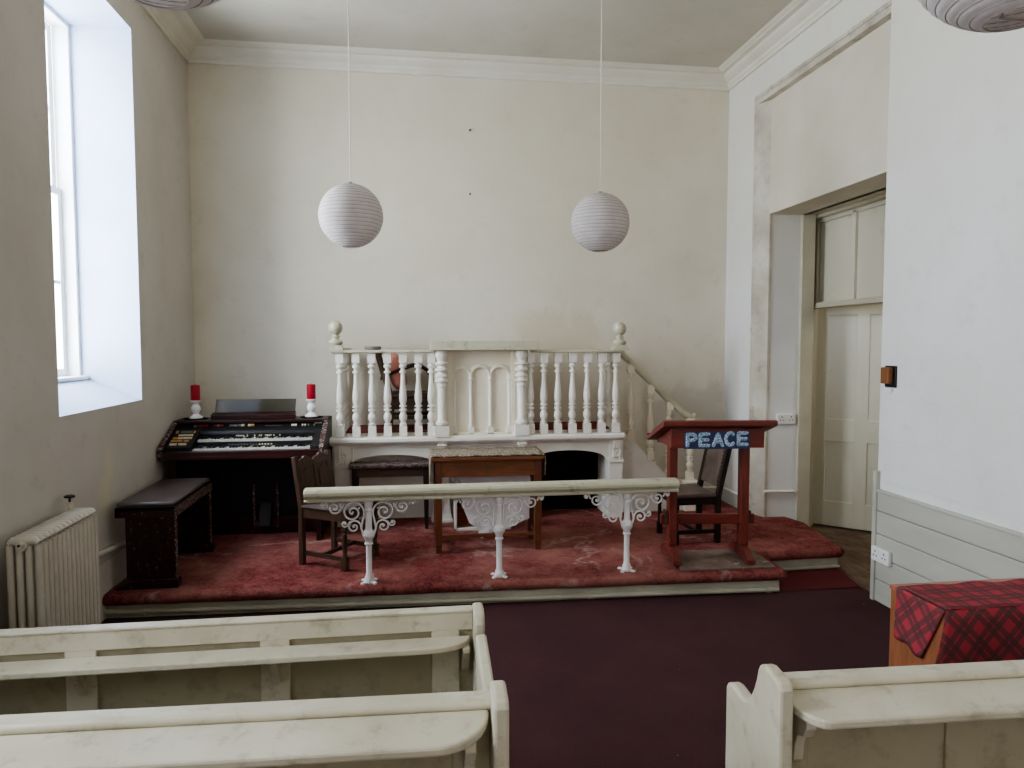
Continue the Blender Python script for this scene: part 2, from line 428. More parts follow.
# door frame, overpanel and the door standing open beyond
df = MB()
df.box(3.37, 3.55, 5.875, 5.96, 0, 2.80); df.box(3.44, 3.56, 3.9, 5.85, 2.72, 2.80); df.box(3.37, 3.56, 3.9, 4.02, 0, 2.80)
df.box(3.44, 3.56, 3.9, 5.85, 1.955, 2.0); df.box(3.30, 3.42, 5.70, 5.83, 0, 2.745)
df.box(3.3, 3.6, 3.9, 5.95, 2.745, 3.2); df.box(3.4,3.6,5.93,6.3,0,3.0)
fo = struct('trim_3', df, M['frame'], bevel=.006)
ov = MB(); ov.box(3.52, 3.54, 4.0, 5.87, 2.0, 2.72)
for (a, b) in ((5.265, 5.30), (4.62,4.655)): ov.box(3.495, 3.54, a, b, 2.0, 2.72)
ov.box(3.496,3.54,5.80,5.872,2.0,2.721); ov.box(3.495,3.54,4.0,5.8,2.69,2.725)
struct('trim_4', ov, M['door'], bevel=.003)
dr = bpy.data.objects.new('door_1', None); C.objects.link(dr); dr.location = (3.585, 5.985, 0); dr['kind'] = 'structure'
dr.rotation_euler = (0, 0, math.atan2(-.68, .73))
d = MB(); DW = .86; ST = [0, .12, .36, .48, .74, DW]
d.box(0, DW, -.012, .012, .015, 2.03)
for (x0, x1) in ((0,.13),(.365,.47),(DW-.13,DW)): d.box(x0, x1, -.023, .023, .0155, 2.0295)
for (z0, z1) in ((.015,.24),(.78,.98),(1.9,2.03)): d.box(0, DW, -.022, .022, z0, z1)
obj('door_leaf', d, M['door'], dr, local=True, bevel=.004)
obj('door_knob', MB().sphere((DW-.06,-.05,.95), .028), M['black'], dr, local=True, smooth=40)
# little lobby beyond the doorway
lb = MB(); lb.box(5.0, 5.1, 2.9, 6.7, -.1, 3.3); lb.box(3.3, 5.1, 6.5, 6.6, -.1, 3.3); lb.box(3.33, 5.1, 2.9, 3.0, -.1, 3.3); lb.box(3.33, 5.1, 2.9, 6.6, 3.2, 3.3)
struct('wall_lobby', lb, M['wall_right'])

# cornice
prof = [(0,4.0),(.018,4.0),(.022,4.03),(.03,4.035),(.035,4.06),(.085,4.085),(.10,4.10),(.105,4.108),(.15,4.112),(.155,4.118),(.185,4.122),(.20,4.13),(0,4.135)]
struct('trim_6', MB().sweep(prof, (XL,YB,0), (XR,YB,0), (0,-1,0)), M['cornice'], smooth=25)
struct('trim_7', MB().sweep(prof, (XL,YF,0), (XL,YB,0), (1,0,0)), M['cornice'], smooth=25)
struct('trim_8', MB().sweep(prof, (XR,YF,0), (XR,YB,0), (-1,0,0)), M['cornice'], smooth=25)
# skirtings / pipes round the platform
bb = MB(); bb.box(XL, XL+.012, 3.0, 5.4, 0, .34); bb.tube([(XL+.02,3.9,.475),(XL+.02,5.6,.28)], .021, 10)
struct('baseboard_left', bb, wall_mat('skirting_plaster', lin(212,206,194), lin(200,192,178)), smooth=40)
bp = MB(); bp.tube([(3.0,5.70,.375),(3.27,5.70,.37)], .014, 10); bp.tube([(2.93,5.9,.275),(2.93,6.4,.275)], .013, 10); bp.tube([(2.3,6.40,.275),(2.93,6.40,.275)], .012, 10)
struct('baseboard_right', bp, M['white'], smooth=40)
# dado boards of the near right wall
dd = MB()
for k in range(5): dd.box(XR-.018, XR, YF, 4.115, k*.146+.003, min((k+1)*.146, .715)-.001) if k < 5 and k*.146 < .7 else None
dd.box(XR-.026, XR, YF, 4.115, .705, .725); dd.box(XR-.028, XR+.004, 4.115, 4.15, 0, .84)
struct('baseboard_near', dd, M['dado'], bevel=.004)

# ------------------------------------------------------------------ raised platform
ZP = .15
pf = thing('raised_platform', 'low raised platform with worn red carpet and cream board edge across the end wall', 'platform', (0.4, 5.4, 0))
edge = [(XL+.005,4.475),(2.425,4.345),(2.455,4.74),(3.10,4.755),(3.235,5.50)]
poly = edge + [(3.19,5.705),(3.0,5.705),(2.925,5.9),(2.925,6.40),(XL+.005,6.40)]
cp = MB(); cp.prism(poly, 'xy', .118, ZP)
for i in range(len(edge)-1):
    a, b = Vector((*edge[i], .117)), Vector((*edge[i+1], .117))
    n = max(2, int((b-a).length/.12)); pts = []
    for k in range(n+1):
        p = a.lerp(b, k/n); p.z += random.uniform(-.002,.003); pts.append(p)
    cp.tube(pts, [.034]*len(pts), 10)
obj('carpet', cp, M['carpet'], pf, smooth=50)
rs = MB()
ins = [(XL+.005,4.50),(2.405,4.372),(2.43,4.765),(3.09,4.782),(3.17,5.4)]
for i in range(4):
    rs.bar((*ins[i], .06), (*ins[i+1], .06), .03, .12)
obj('riser', rs, M['riser'], pf)
mo = MB(); mo.tube([(XL+.01,4.475,.04),(2.40,4.345,.018)], .016, 10); mo.tube([(2.44,4.745,.012),(3.10,4.76,.012)], .012, 8)
for t in (.05,.345,.65,.70,.985):
    x = XL+.01+(2.39-XL)*t; y = 4.475-.13*t; z = .04-.022*t
    mo.tube([(x-.02,y,z),(x+.02,y-.001,z)], .021, 10)
obj('edge_moulding', mo, M['riser'], pf, smooth=40)

# ------------------------------------------------------------------ paper lanterns
def lantern_parts(root, zc, drop, R=.2):
    # local: centre at z=0; cord up to 'drop'
    pf_ = []; nr = 21
    th0 = math.radians(16)
    for i in range(nr*4+1):
        th = PI - th0 - (PI-2*th0)*i/(nr*4)
        ph = (i % 4)/4
        r = R*math.sin(th) + (.0045*math.sin(PI*ph)) - .002
        pf_.append((r, R*math.cos(th)))
    sh = MB(); n = 40
    vs = []; fs = []
    for r, z in pf_:
        for i in range(n): vs.append((r*math.cos(2*PI*i/n), r*math.sin(2*PI*i/n), z))
    for j in range(len(pf_)-1):
        for i in range(n): fs.append((j*n+i, j*n+(i+1)%n, (j+1)*n+(i+1)%n, (j+1)*n+i))
    sh.add(vs, fs)
    obj('lantern_shade', sh, M['paper'], root, smooth=60, local=True)
    w = MB()
    for i in range(nr+1):
        th = PI - th0 - (PI-2*th0)*i/nr; r = R*math.sin(th)-.001; z = R*math.cos(th)
        w.tube([(r*math.cos(2*PI*k/36), r*math.sin(2*PI*k/36), z) for k in range(37)], .0015, 5, cap=False)
    obj('wire_rib', w, M['wire'], root, smooth=60, local=True)
    rt = R*math.sin(th0); zt = R*math.cos(th0); cr = MB()
    cr.bar((-rt,0,zt), (rt,0,zt), .003, .003); cr.bar((0,0,zt), (0,0,zt+.02), .02, .02)
    for sx in (-1,1): cr.bar((sx*rt*.55,0,zt), (sx*rt*.5,0,-zt), .003, .003)
    cr.bar((-rt*.6,0,-zt), (rt*.6,0,-zt), .003, .003)
    obj('wire_frame', cr, M['wire'], root, local=True)
    cd = MB(); cd.tube([(0,0,zt), (0,0,drop)], .0035, 6); cd.lathe([(.045,drop-.02),(.05,drop-.006),(.05,drop)], n=16)
    obj('cord', cd, M['cord'], root, smooth=40, local=True)
LG = 'round white paper lantern shades'
la = thing('paper_lantern', 'round paper lantern hanging left of centre before the end wall, above the organ side', 'lantern', (-.377,4.66,2.46), LG)
lantern_parts(la, 0, ZC-2.46)
for loc, lab, rx in (((1.295,4.83,2.485), 'round paper lantern hanging right of centre before the end wall, above the pulpit stair side', .02),
                 ((1.195,1.30,2.487), 'nearest right paper lantern, cut off by the top right edge of the photo', .0),
                 ((-.455,1.41,2.479), 'nearest left paper lantern, only its bottom showing at the top left edge', .0)):
    c = dup(la); c.location = loc; c['label'] = lab
    for ch in c.children:
        if ch.name.startswith('cord'): ch.scale.z = 1.0
la.children[0].rotation_euler = (0, 0, .4)

# ------------------------------------------------------------------ pulpit
YP = 5.36                                  # front plane, floor and rear limit on the drawing, before sizing
PZ, PB = .2826, 5.835
KM = Matrix.Translation((0,-.0,-.1601)) @ Matrix.Scale(1.097, 4)   # drawing to room size
def pob(name, mb, m, parent, **k): return obj(name, mb.xf(KM), m, parent, **k)
pu = thing('pulpit', 'large white painted wooden pulpit with turned balusters against the end wall', 'pulpit', (.52, 5.95, ZP))
def baluster(z0, z1, blk0=.075, blk1=.07, w=.026, s=1.0):
    """profile of turned baluster between z0 and z1 (square blocks + turned shaft)"""
    h = z1-z0-blk0-blk1
    t = [(0,.020),(.02,.0255),(.045,.0255),(.05,.014),(.08,.019),(.12,.028),(.17,.027),(.225,.015),(.24,.014),(.243,.027),(.272,.027),(.276,.014),(.298,.014),(.302,.026),(.33,.026),(.334,.016),
         (.39,.0245),(.45,.0265),(.53,.024),(.68,.0165),(.835,.0135),(.84,.0235),(.872,.0235),(.876,.0135),(.915,.0145),(.925,.024),(.96,.0265),(.972,.018),(1,.020)]
    return [(r*s, z0+blk0+h*k) for k, r in t]
def add_baluster(mb, x, y, z0, z1, s=1.0):
    w = .0265*s
    mb.box(x-w, x+w, y-w, y+w, z0, z0+.075); mb.box(x-w*.98, x+w*.98, y-w*.98, y+w*.98, z1-.07, z1)
    mb.lathe(baluster(z0, z1, s=s), (x, y, 0), 14)
def add_bal(x, y, z0, z1, s=1.0, m='white'):
    b = MB(); add_baluster(b, x, y, z0, z1, s); return pob('baluster', b, M[m], pu, smooth=35)
for x in (-.53,-.413,-.298,-.184,-.07,.044,.14): add_bal(x, YP, .96, 1.578, 1.08)
for x in (.897,1.0,1.11,1.225,1.341,1.456,1.57): add_bal(x, YP, .96, 1.578, 1.08)
for y in (5.47,5.58,5.69,5.80): add_bal(-.53, y, .96, 1.578)
for y in (5.57,5.70,5.80): add_bal(1.575, y, .96, 1.578)
# rails, ledge, floor
rp = [(-.05,0),(.05,0),(.056,.008),(.05,.022),(-.05,.022),(-.056,.008)]
for a_, b_ in ((-.585,.15),(.9,1.625)):
    tr = MB(); tr.sweep([(o, z+1.582) for o, z in rp], (a_,YP,0), (b_,YP,0)); pob('top_rail', tr, M['railcream'], pu, bevel=.005)
for x in (-.535,1.575):
    tr = MB(); tr.box(x-.05,x+.05,YP+.03,PB,1.5785,1.602); pob('top_rail', tr, M['railcream'], pu, bevel=.005)
lg = MB(); lg.sweep([(.0,.895),(.02,.895),(.03,.908),(.05,.914),(.058,.925),(.058,.945),(.05,.957),(-.1,.96),(-.1,.895)], (-.605,YP-.005,0), (1.625,YP-.005,0))
pob('ledge', lg, M['white'], pu, smooth=30)
pfm = MB(); pfm.box(-.57,1.63,YP+.02,PB,.885,.932); pfm.box(-.49,1.53,YP+.06,PB,.932,.978)
pob('pulpit_floor', pfm, M['white'], pu)
pcf = MB(); pcf.box(-.495,1.535,YP+.055,PB-.001,.978,.992)
pob('floor_carpet', pcf, M['carpet'], pu)
# arched frieze
def arch(x0, x1, zs, zc, n=16):
    return [(x0+(x1-x0)*(.5-.5*math.cos(PI*k/n)), zs+(zc-zs)*math.sin(PI*k/n)**.8) for k in range(n+1)]
fz = MB()
pl = [(-.56,.898),(-.56,.735),(-.47,.735)] + arch(-.465,.155,.735,.815) + [(.16,.735),(.16,.70),(.26,.70),(.26,.735),(.80,.735),(.80,.70),(.90,.70),(.90,.735)] + arch(.905,1.50,.735,.822) + [(1.515,.735),(1.62,.735),(1.62,.898)]
fz.prism(pl, 'xz', YP+.01, YP+.06)
pob('arched_frieze', fz, M['white'], pu, bevel=.004)
mq = MB(); mq.box(-.45,.17,YP-.004,YP+.011,.872,.884); mq.box(.88,1.5,YP-.004,YP+.011,.872,.884); mq.box(-.45,-.438,YP-.002,YP+.011,.74,.872); mq.box(.27,.79,YP-.004,YP+.011,.872,.884)
pob('frieze_moulding', mq, M['white'], pu, bevel=.003)
for (x0, x1) in ((-.578,-.463),(1.522,1.632)):
    p = MB(); p.box(x0,x1,YP,YP+.11,PZ,.725); p.box(x0-.008,x1+.008,YP-.012,YP+.12,.722,.74); p.box(x0,x1,YP,YP+.1,.74,.898)
    pr_ = pob('pier', p, M['white'], pu, bevel=.003)
    k = MB(); xm = (x0+x1)/2
    k.box(xm-.034,xm+.034,YP-.02,YP+.001,.835,.893); k.box(xm-.028,xm+.028,YP-.03,YP,.87,.896)
    for q in (-.02,0,.02): k.tube([(xm+q,YP-.022,.84),(xm+q,YP-.026,.885)], .007, 6)
    sp = [(xm+.022*(1-t*.8)*math.cos(t*9), YP-.012, .785+.03*(1-t*.8)*math.sin(t*9)) for t in [i/24 for i in range(25)]]
    k.tube(sp, .007, 6); k.tube([(xm-.025,YP-.008,.83),(xm-.02,YP-.012,.8),(xm-.026,YP-.01,.76)], .008, 6); k.tube([(xm+.027,YP-.008,.83),(xm+.03,YP-.012,.80),(xm+.02,YP-.01,.755)], .008, 6)
    pob('carved_bracket', k, M['white'], pr_, smooth=40)
# small scroll corbels under the two columns
for x in (.217,.823):
    k = MB(); k.box(x-.035,x+.035,YP-.06,YP+.01,.885,.9); k.tube([(x-.022,YP-.03,.87),(x+.022,YP-.03,.87)], .02, 10)
    k.box(x-.025,x+.025,YP-.025,YP+.01,.78,.88)
    pob('corbel', k, M['white'], pu, smooth=40)
# centre front with book desk
cf = MB(); cf.box(.165,.875,YP+.03,YP+.07,.95,1.60)
cf.box(.262,.30,YP-.006,YP+.04,.951,1.599); cf.box(.745,.78,YP-.006,YP+.04,.951,1.599); cf.box(.29,.75,YP-.005,YP+.04,.952,.975)
pob('front_panel', cf, M['panelcream'], pu, bevel=.004)
ar = MB(); cx = [.312,.440,.588,.735]
for a, b in zip(cx[:-1], cx[1:]):
    m = (a+b)/2; r = (b-a)/2
    for rr, tk in ((r, .013), (r+.012, .006)):
        ar.tube([(m-rr*math.cos(PI*k/18), YP+.022, 1.40+rr*1.05*math.sin(PI*k/18)) for k in range(19)], tk, 8, up=(0,1,0))
pob('arch_moulding', ar, M['panelcream'], pu, smooth=50)
for x in cx:
    k = MB(); k.lathe([(.019,.975),(.019,1.01),(.014,1.015),(.018,1.03),(.013,1.04),(.013,1.37),(.018,1.375),(.018,1.39),(.014,1.395),(.017,1.42)], (x,YP+.02,0), 12)
    k.box(x-.022,x+.022,YP-.005,YP+.03,.965,1.015)
    pob('colonnette', k, M['white'], pu, smooth=40)
for x in (.217,.823):
    k = MB(); k.box(x-.053,x+.053,YP-.07,YP+.03,.955,1.035)
    k.lathe([(.034,1.035),(.048,1.045),(.048,1.06),(.036,1.07),(.031,1.078),(.031,1.325),(.036,1.328),(.036,1.34),(.031,1.344),(.033,1.36),(.052,1.368),(.053,1.379),(.026,1.383),(.028,1.392),(.046,1.405),(.047,1.418),(.028,1.432),(.028,1.438),(.050,1.448),(.051,1.462),(.028,1.474),(.028,1.484),(.050,1.496),(.051,1.508),(.03,1.515),(.034,1.53),(.047,1.555),(.048,1.575),(.042,1.60)], (x,YP-.022,0), 20)
    k.box(x-.055,x+.055,YP-.0,YP+.05,1.03,1.60)
    pob('column', k, M['white'], pu, smooth=35)
dk = MB(); dk.prism([(5.262,1.600),(5.262,1.668),(5.30,1.672),(5.70,1.61),(5.70,1.595),(5.35,1.600)], 'yz', .133, .940)
pob('book_rest', dk, M['railcream'], pu, bevel=.006)
# newel finials
for x in (-.557,1.598):
    k = MB(); k.box(x-.058,x+.058,YP-.058,YP+.058,1.598,1.618); k.box(x-.048,x+.048,YP-.048,YP+.048,1.618,1.638)
    k.lathe([(.04,1.638),(.05,1.65),(.053,1.662),(.044,1.676),(.026,1.685),(.024,1.695),(.034,1.70),(.034,1.706),(.02,1.712),(.022,1.718)] + [(.053*math.sin(PI*t/12), 1.766-.053*math.cos(PI*t/12)) for t in range(2,12)] + [(.001,1.819)], (x,YP,0), 22)
    pob('finial', k, M['railcream'], pu, smooth=40)
# under the pulpit
uc = MB(); uc.box(-.50,.36,5.58,5.61,PZ,.885)
pob('back_panel', uc, M['white'], pu)
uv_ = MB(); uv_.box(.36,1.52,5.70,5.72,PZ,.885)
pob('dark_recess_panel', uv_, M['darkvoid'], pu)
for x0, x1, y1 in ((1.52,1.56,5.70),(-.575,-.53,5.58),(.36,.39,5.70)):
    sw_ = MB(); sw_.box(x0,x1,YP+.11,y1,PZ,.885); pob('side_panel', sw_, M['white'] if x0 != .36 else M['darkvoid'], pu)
for x in (.219,.823):
    k = MB(); k.lathe([(.082,PZ),(.082,.305),(.076,.312),(.066,.35),(.060,.41),(.056,.50),(.054,.885)], (x,5.46,0), sq=True)
    pob('support_post', k, M['white'], pu, bevel=.004)
# stair climbing to the right end of the pulpit
YS = 6.05
stg = MB(); stg.prism([(1.80,.925),(1.80,ZP),(2.41,ZP),(2.41,.31)], 'xz', YS, YS+.035)
obj('stair_stringer', stg, paint('stringer_white', lin(226,222,214), lin(214,208,198), 3, .5, dirt=lin(180,172,158), dscale=5), pu)
for k in range(4):
    x1 = 2.50-.17*k; tr2 = MB(); tr2.box(1.81, x1, YS+.036, 6.40, ZP+.15*k, ZP+.15*(k+1)-.001)
    obj('stair_tread', tr2, M['panelcream'], pu, bevel=.006)
nw = MB(); nw.box(2.405,2.535,YS-.05,YS+.08,ZP,.405); nw.box(2.395,2.545,YS-.06,YS+.09,.405,.42)
obj('newel_post', nw, M['panelcream'], pu, bevel=.005)
for x, zb, zt in ((1.912,.80,1.465),(2.097,.615,1.285),(2.274,.44,1.13),(2.47,.421,1.0)):
    b = MB(); add_baluster(b, x, YS+.02, zb, zt, 1.12); obj('baluster', b, M['panelcream'], pu, smooth=35)
hr = MB(); pts = [(1.80,YS+.02,1.585),(1.92,YS+.02,1.478),(2.18,YS+.02,1.23),(2.36,YS+.02,1.062),(2.42,YS+.02,1.015),(2.46,YS+.02,.997),(2.49,YS+.02,.994),(2.512,YS+.02,1.005),(2.516,YS+.02,1.024)]
hr.tube(pts, [.029]*6+[.027,.024,.018], 12, flat=(1,1.2,1))
obj('handrail', hr, M['railcream'], pu, smooth=50)

# objects lying on the pulpit's top rail
k = MB(); k.prism([(-.318+.062*math.cos(a)+.01*math.cos(3*a), 5.89+.032*math.sin(a)) for a in [2*PI*i/14 for i in range(14)]], 'xy', 1.6015, 1.63)
o = obj('flat_stone', k, M['orn'], bevel=.008); tag(o, 'dark grey flat stone lying on the pulpit rail right of the left ball finial', 'stone', 'small stones on the pulpit rail')
k = MB(); k.prism([(-.53+.045*math.cos(a), 5.91+.026*math.sin(a)) for a in [2*PI*i/12 for i in range(12)]], 'xy', 1.6015, 1.616)
o = obj('flat_stone', k, M['railcream'], bevel=.004); tag(o, 'smaller pale flat stone on the pulpit rail close beside the left ball finial', 'stone', 'small stones on the pulpit rail')

# armchair standing on the pulpit floor, seen through the balusters
ac = thing('armchair', 'dark wooden armchair with curved arms standing up in the pulpit behind the left balusters', 'chair', (0,6.17,.928))
for (y0) in (6.01,6.33):
    bk = MB(); bk.bar((-.30,y0,1.60), (-.17,y0,1.15), .035, .05, (0,1,0)); bk.bar((-.17,y0,1.16),(-.19,y0,.929), .035,.045,(0,1,0))
    obj('back_post', bk, M['dark'], ac, bevel=.005)
    lg_ = MB(); lg_.bar((.19,y0,.929),(.18,y0,1.2), .035,.035,(0,1,0)); obj('leg', lg_, M['dark'], ac, bevel=.005)
    am = MB(); am.tube([(-.235,y0,1.36),(-.18,y0,1.40),(-.10,y0,1.435),(0,y0,1.465),(.07,y0,1.463),(.13,y0,1.42),(.17,y0,1.34),(.18,y0,1.22)], .014, 8, up=(0,1,0)); obj('arm', am, M['darker'], ac, smooth=50)
    st_ = MB(); st_.bar((-.17,y0,1.03),(.18,y0,1.03), .02,.028); obj('stretcher', st_, M['darkx'], ac)
b = MB(); b.bar((-.297,6.01,1.57),(-.297,6.33,1.57), .03,.08,(1,0,0)); b.bar((-.235,6.01,1.36),(-.235,6.33,1.36), .025,.06,(1,0,0))
for yy in (6.09,6.17,6.25): b.bar((-.297,yy,1.57),(-.235,yy,1.36), .03,.012,(1,0,0))
obj('backrest', b, M['dark'], ac, bevel=.004)
b = MB(); b.box(-.17,.20,6.0,6.35,1.10,1.20); b.box(-.18,.21,5.985,6.365,1.20,1.235); obj('seat', b, M['darkx'], ac, bevel=.008)
cu = MB()
cu.sphere((0,0,0), .2, 20, 10); cu.v = [(math.copysign(abs(x/.2)**.7*.07, x), math.copysign(abs(y/.2)**.6*.14, y), math.copysign(abs(z/.2)**.55*.155, z)) for x, y, z in cu.v]
cu.xf(Matrix.Translation((-.135,6.16,1.415)) @ Matrix.Rotation(-.28, 4, 'Y'))
o = obj('cushion', cu, M['cushion'], smooth=80); tag(o, 'salmon pink cushion leaning in the armchair up in the pulpit', 'cushion')

# ------------------------------------------------------------------ things under the pulpit
sb = thing('side_table', 'dark wooden side table with patterned cloth top under the left pulpit arch', 'table', (-.18,5.88,ZP))
b = MB(); b.box(-.50,.14,5.70,5.88,.655,.68); obj('tabletop', b, M['darkx'], sb, bevel=.004)
b = MB(); b.box(-.48,.12,5.72,5.74,.585,.655); b.box(-.48,.12,5.85,5.87,.585,.655); b.box(-.48,-.46,5.72,5.87,.585,.655); b.box(.10,.12,5.72,5.87,.585,.655); obj('apron', b, M['darkx'], sb)
for x in (-.46,.105):
    for y in (5.735,5.855):
        b = MB(); b.lathe([(.013,ZP+.001),(.024,.60),(.024,.655)], (x,y,0), sq=True); obj('leg', b, M['darker'], sb)
cl = MB(); n = 24
for i in range(n+1):
    x = -.505+.65*i/n; w = .004*math.sin(i*1.7)
    cl.v += [(x,5.692,.662+w),(x,5.694,.686+w),(x,5.875,.688-w)]
for i in range(n):
    for j in range(2): cl.f.append((3*i+j,3*i+3+j,3*i+4+j,3*i+1+j)); cl.m.append(0)
o = obj('table_runner', cl, M['brocade'], smooth=60); so = o.modifiers.new('s','SOLIDIFY'); so.thickness = .012
tag(o, 'maroon and white patterned cloth covering the dark side table under the pulpit', 'cloth')
wb = thing('wooden_box', 'small open white edged wooden box on the carpet behind the hanging white sheet', 'box', (.55,5.66,ZP))
b = MB(); b.box(.325,.345,5.62,5.73,ZP,.46); b.box(.775,.795,5.62,5.73,ZP,.46); b.box(.325,.795,5.62,5.73,ZP,.172); b.box(.325,.795,5.62,5.73,.44,.46); obj('box_frame', b, M['white'], wb, bevel=.003)
b = MB(); b.box(.345,.775,5.71,5.73,.17,.44); b.box(.35,.77,5.66,5.71,.18,.35); obj('box_inside', b, M['oak'], wb)

# communion table
ct = thing('communion_table', 'orange brown wooden communion table with lace runner behind the centre of the rail', 'table', (.54,5.25,ZP))
b = MB(); b.box(.125,.935,4.985,5.38,.822,.845); b.box(.135,.925,4.995,5.37,.812,.822); obj('tabletop', b, M['tableoak'], ct, bevel=.004)
b = MB(); b.box(.17,.89,5.03,5.05,.70,.812); b.box(.17,.89,5.33,5.35,.70,.812); b.box(.165,.185,5.03,5.35,.70,.812); b.box(.875,.895,5.03,5.35,.70,.812); ap = obj('apron', b, M['tableoak'], ct, bevel=.002)
b = MB(); b.box(.528,.534,5.026,5.031,.728,.79); b.box(.512,.55,5.026,5.031,.765,.772); obj('carved_cross', b, M['dark'], ap)
for x in (.178,.898):
    for y in (5.045,5.335):
        b = MB(); b.lathe([(.021,ZP+.001),(.021,ZP+.05),(.0245,ZP+.06),(.0245,.812)], (x,y,0), sq=True); obj('leg', b, M['tableoakz'], ct, bevel=.003)
b = MB(); b.box(.168,.188,5.06,5.33,.235,.275); b.box(.888,.908,5.06,5.33,.235,.275); b.box(.188,.888,5.10,5.12,.235,.262); obj('stretcher', b, M['tableoak'], ct, bevel=.003)
cl = MB(); n = 40
for i in range(n+1):
    x = .123+.817*i/n; w = .0025*math.sin(i*.9)
    cl.v += [(x,4.995+.006*math.sin(i*2.1),.850+w),(x,5.2,.852),(x,5.35,.852-w)]
for i in range(n):
    for j in range(2): cl.f.append((3*i+j,3*i+3+j,3*i+4+j,3*i+1+j)); cl.m.append(0)
for sx, x, zz in ((-1,.123,.56),(1,.94,.70)):
    m = len(cl.v); q = 10
    for i in range(q+1):
        y = 5.01+.32*i/q; w = .006*math.sin(i*1.9)
        cl.v += [(x,y,.850),(x+sx*(.006+w*.3),y,.80),(x+sx*(.004+w),y,zz+.02*math.sin(i*2.3))]
    for i in range(q):
        for j in range(2): cl.f.append((m+3*i+j,m+3*i+3+j,m+3*i+4+j,m+3*i+1+j)); cl.m.append(0)
o = obj('table_runner', cl, M['lace'], smooth=60); so = o.modifiers.new('s','SOLIDIFY'); so.thickness = .008; so.offset = 1
tag(o, 'beige lace runner laid over the communion table with ends hanging down', 'cloth')
# white sheet hanging below the table
outl = [(.25,.80),(.83,.80),(.83,.67),(.875,.64),(.868,.33),(.64,.255),(.50,.20),(.478,.235),(.482,.27),(.41,.32),(.37,.42),(.355,.52),(.335,.575),(.31,.62),(.25,.66)]
bmx = bmesh.new()
vs = [bmx.verts.new((x,5.30,z)) for x, z in outl]; bmx.faces.new(vs)
bmesh.ops.triangulate(bmx, faces=bmx.faces); bmesh.ops.subdivide_edges(bmx, edges=bmx.edges, cuts=5, use_grid_fill=True)
sh = MB(); bmx.verts.ensure_lookup_table()
sh.v = [(v.co.x, v.co.y-.07+.014*math.sin(v.co.x*19+v.co.z*11)+.010*math.sin(v.co.x*41-v.co.z*23)-.05*max(0,(.45-v.co.z)), v.co.z) for v in bmx.verts]
sh.f = [tuple(v.index for v in f.verts) for f in bmx.faces]; sh.m = [0]*len(sh.f); bmx.free()
o = obj('white_sheet', sh, M['sheet'], smooth=60); tag(o, 'crumpled white sheet hanging beneath the communion table behind the middle rail post', 'sheet')

# ------------------------------------------------------------------ communion rail
YR = 4.475
cr = thing('communion_rail', 'cream topped communion rail on three white scrolled iron posts along the platform front', 'railing', (.54,YR,ZP))
b = MB(); b.sweep([(-.045,.674),(.042,.674),(.043,.686),(.034,.689),(.033,.698),(.048,.704),(.057,.718),(.056,.735),(.046,.749),(.028,.757),(-.03,.757),(-.05,.745),(-.056,.722),(-.045,.70)], (-.665,YR,0), (1.735,YR,0))
obj('top_rail', b, M['railcream'], cr, smooth=30, bevel=.003)
def spiral(cx, cz, r0, a0, turns, sgn, r1=.12, n=40):
    return [(cx + r0*(1-(1-r1)*t)*math.cos(a0+sgn*2*PI*turns*t), cz + r0*(1-(1-r1)*t)*math.sin(a0+sgn*2*PI*turns*t)) for t in [i/n for i in range(n+1)]]
def bracket():
    k = MB(); D = lambda p: [(x, YR, z) for x, z in p]
    T = lambda p, r=.0063: k.tube(D(p), [r]*(len(p)-2)+[r*.8, r*.9], 8, flat=(1,1.3,1), up=(0,1,0))
    stem = [(.030,.455),(.045,.495),(.036,.545),(.028,.58)]
    T(stem + spiral(.096,.599,.069,PI*.98,1.75,-1))
    T([(.156,.630),(.168,.636)] + spiral(.208,.630,.043,PI*.80,1.5,1))
    T([(.247,.637),(.256,.655)] + spiral(.274,.652,.019,PI*.9,1.1,-1, .2, 20), .0062)
    T([(.036,.462),(.045,.495)] + spiral(.090,.507,.043,PI*.9,1.45,-1, .14, 30), .0062)
    T([(.115,.538),(.128,.522)] + spiral(.147,.528,.021,PI*1.15,1.1,1, .2, 20), .0056)
    for (x, z) in ((.096,.599),(.208,.630),(.276,.652),(.090,.507),(.148,.528)): k.sphere((x,YR,z), .0076, 8, 6)
    k.sphere((.158,YR,.640), .009, 8, 6); k.sphere((.058,YR,.624), .007, 8, 6)
    return k
for i, x in enumerate((-.279,.545,1.394)):
    p = MB()
    p.lathe([(.028,ZP+.018),(.027,.188),(.021,.196),(.021,.205),(.0185,.21),(.0185,.392),(.027,.395),(.027,.403),(.021,.408),(.025,.425),(.036,.442),(.039,.452),(.039,.46),(.036,.463),(.036,.472),(.028,.482),(.022,.49),(.0205,.50),(.0205,.605),(.025,.61),(.025,.62),(.022,.624),(.026,.64),(.029,.648),(.029,.674)], (x,YR,0), 20)
    p.lathe([(.034,ZP+.001),(.033,ZP+.016),(.029,.178)], (x,YR,0), 8)
    for a in range(4):
        an = PI/4+a*PI/2; p.bar((x,YR,ZP+.009),(x+.062*math.cos(an),YR+.062*math.sin(an),ZP+.006), .022,.010)
    po = obj('post', p, M['whitemetal'], cr, smooth=35)
    for s in (1,-1):
        k = bracket(); k.v = [(x+s*vx, vy, vz) for vx, vy, vz in k.v]
        obj('scroll_bracket', k, M['whitemetal'], po, smooth=60)

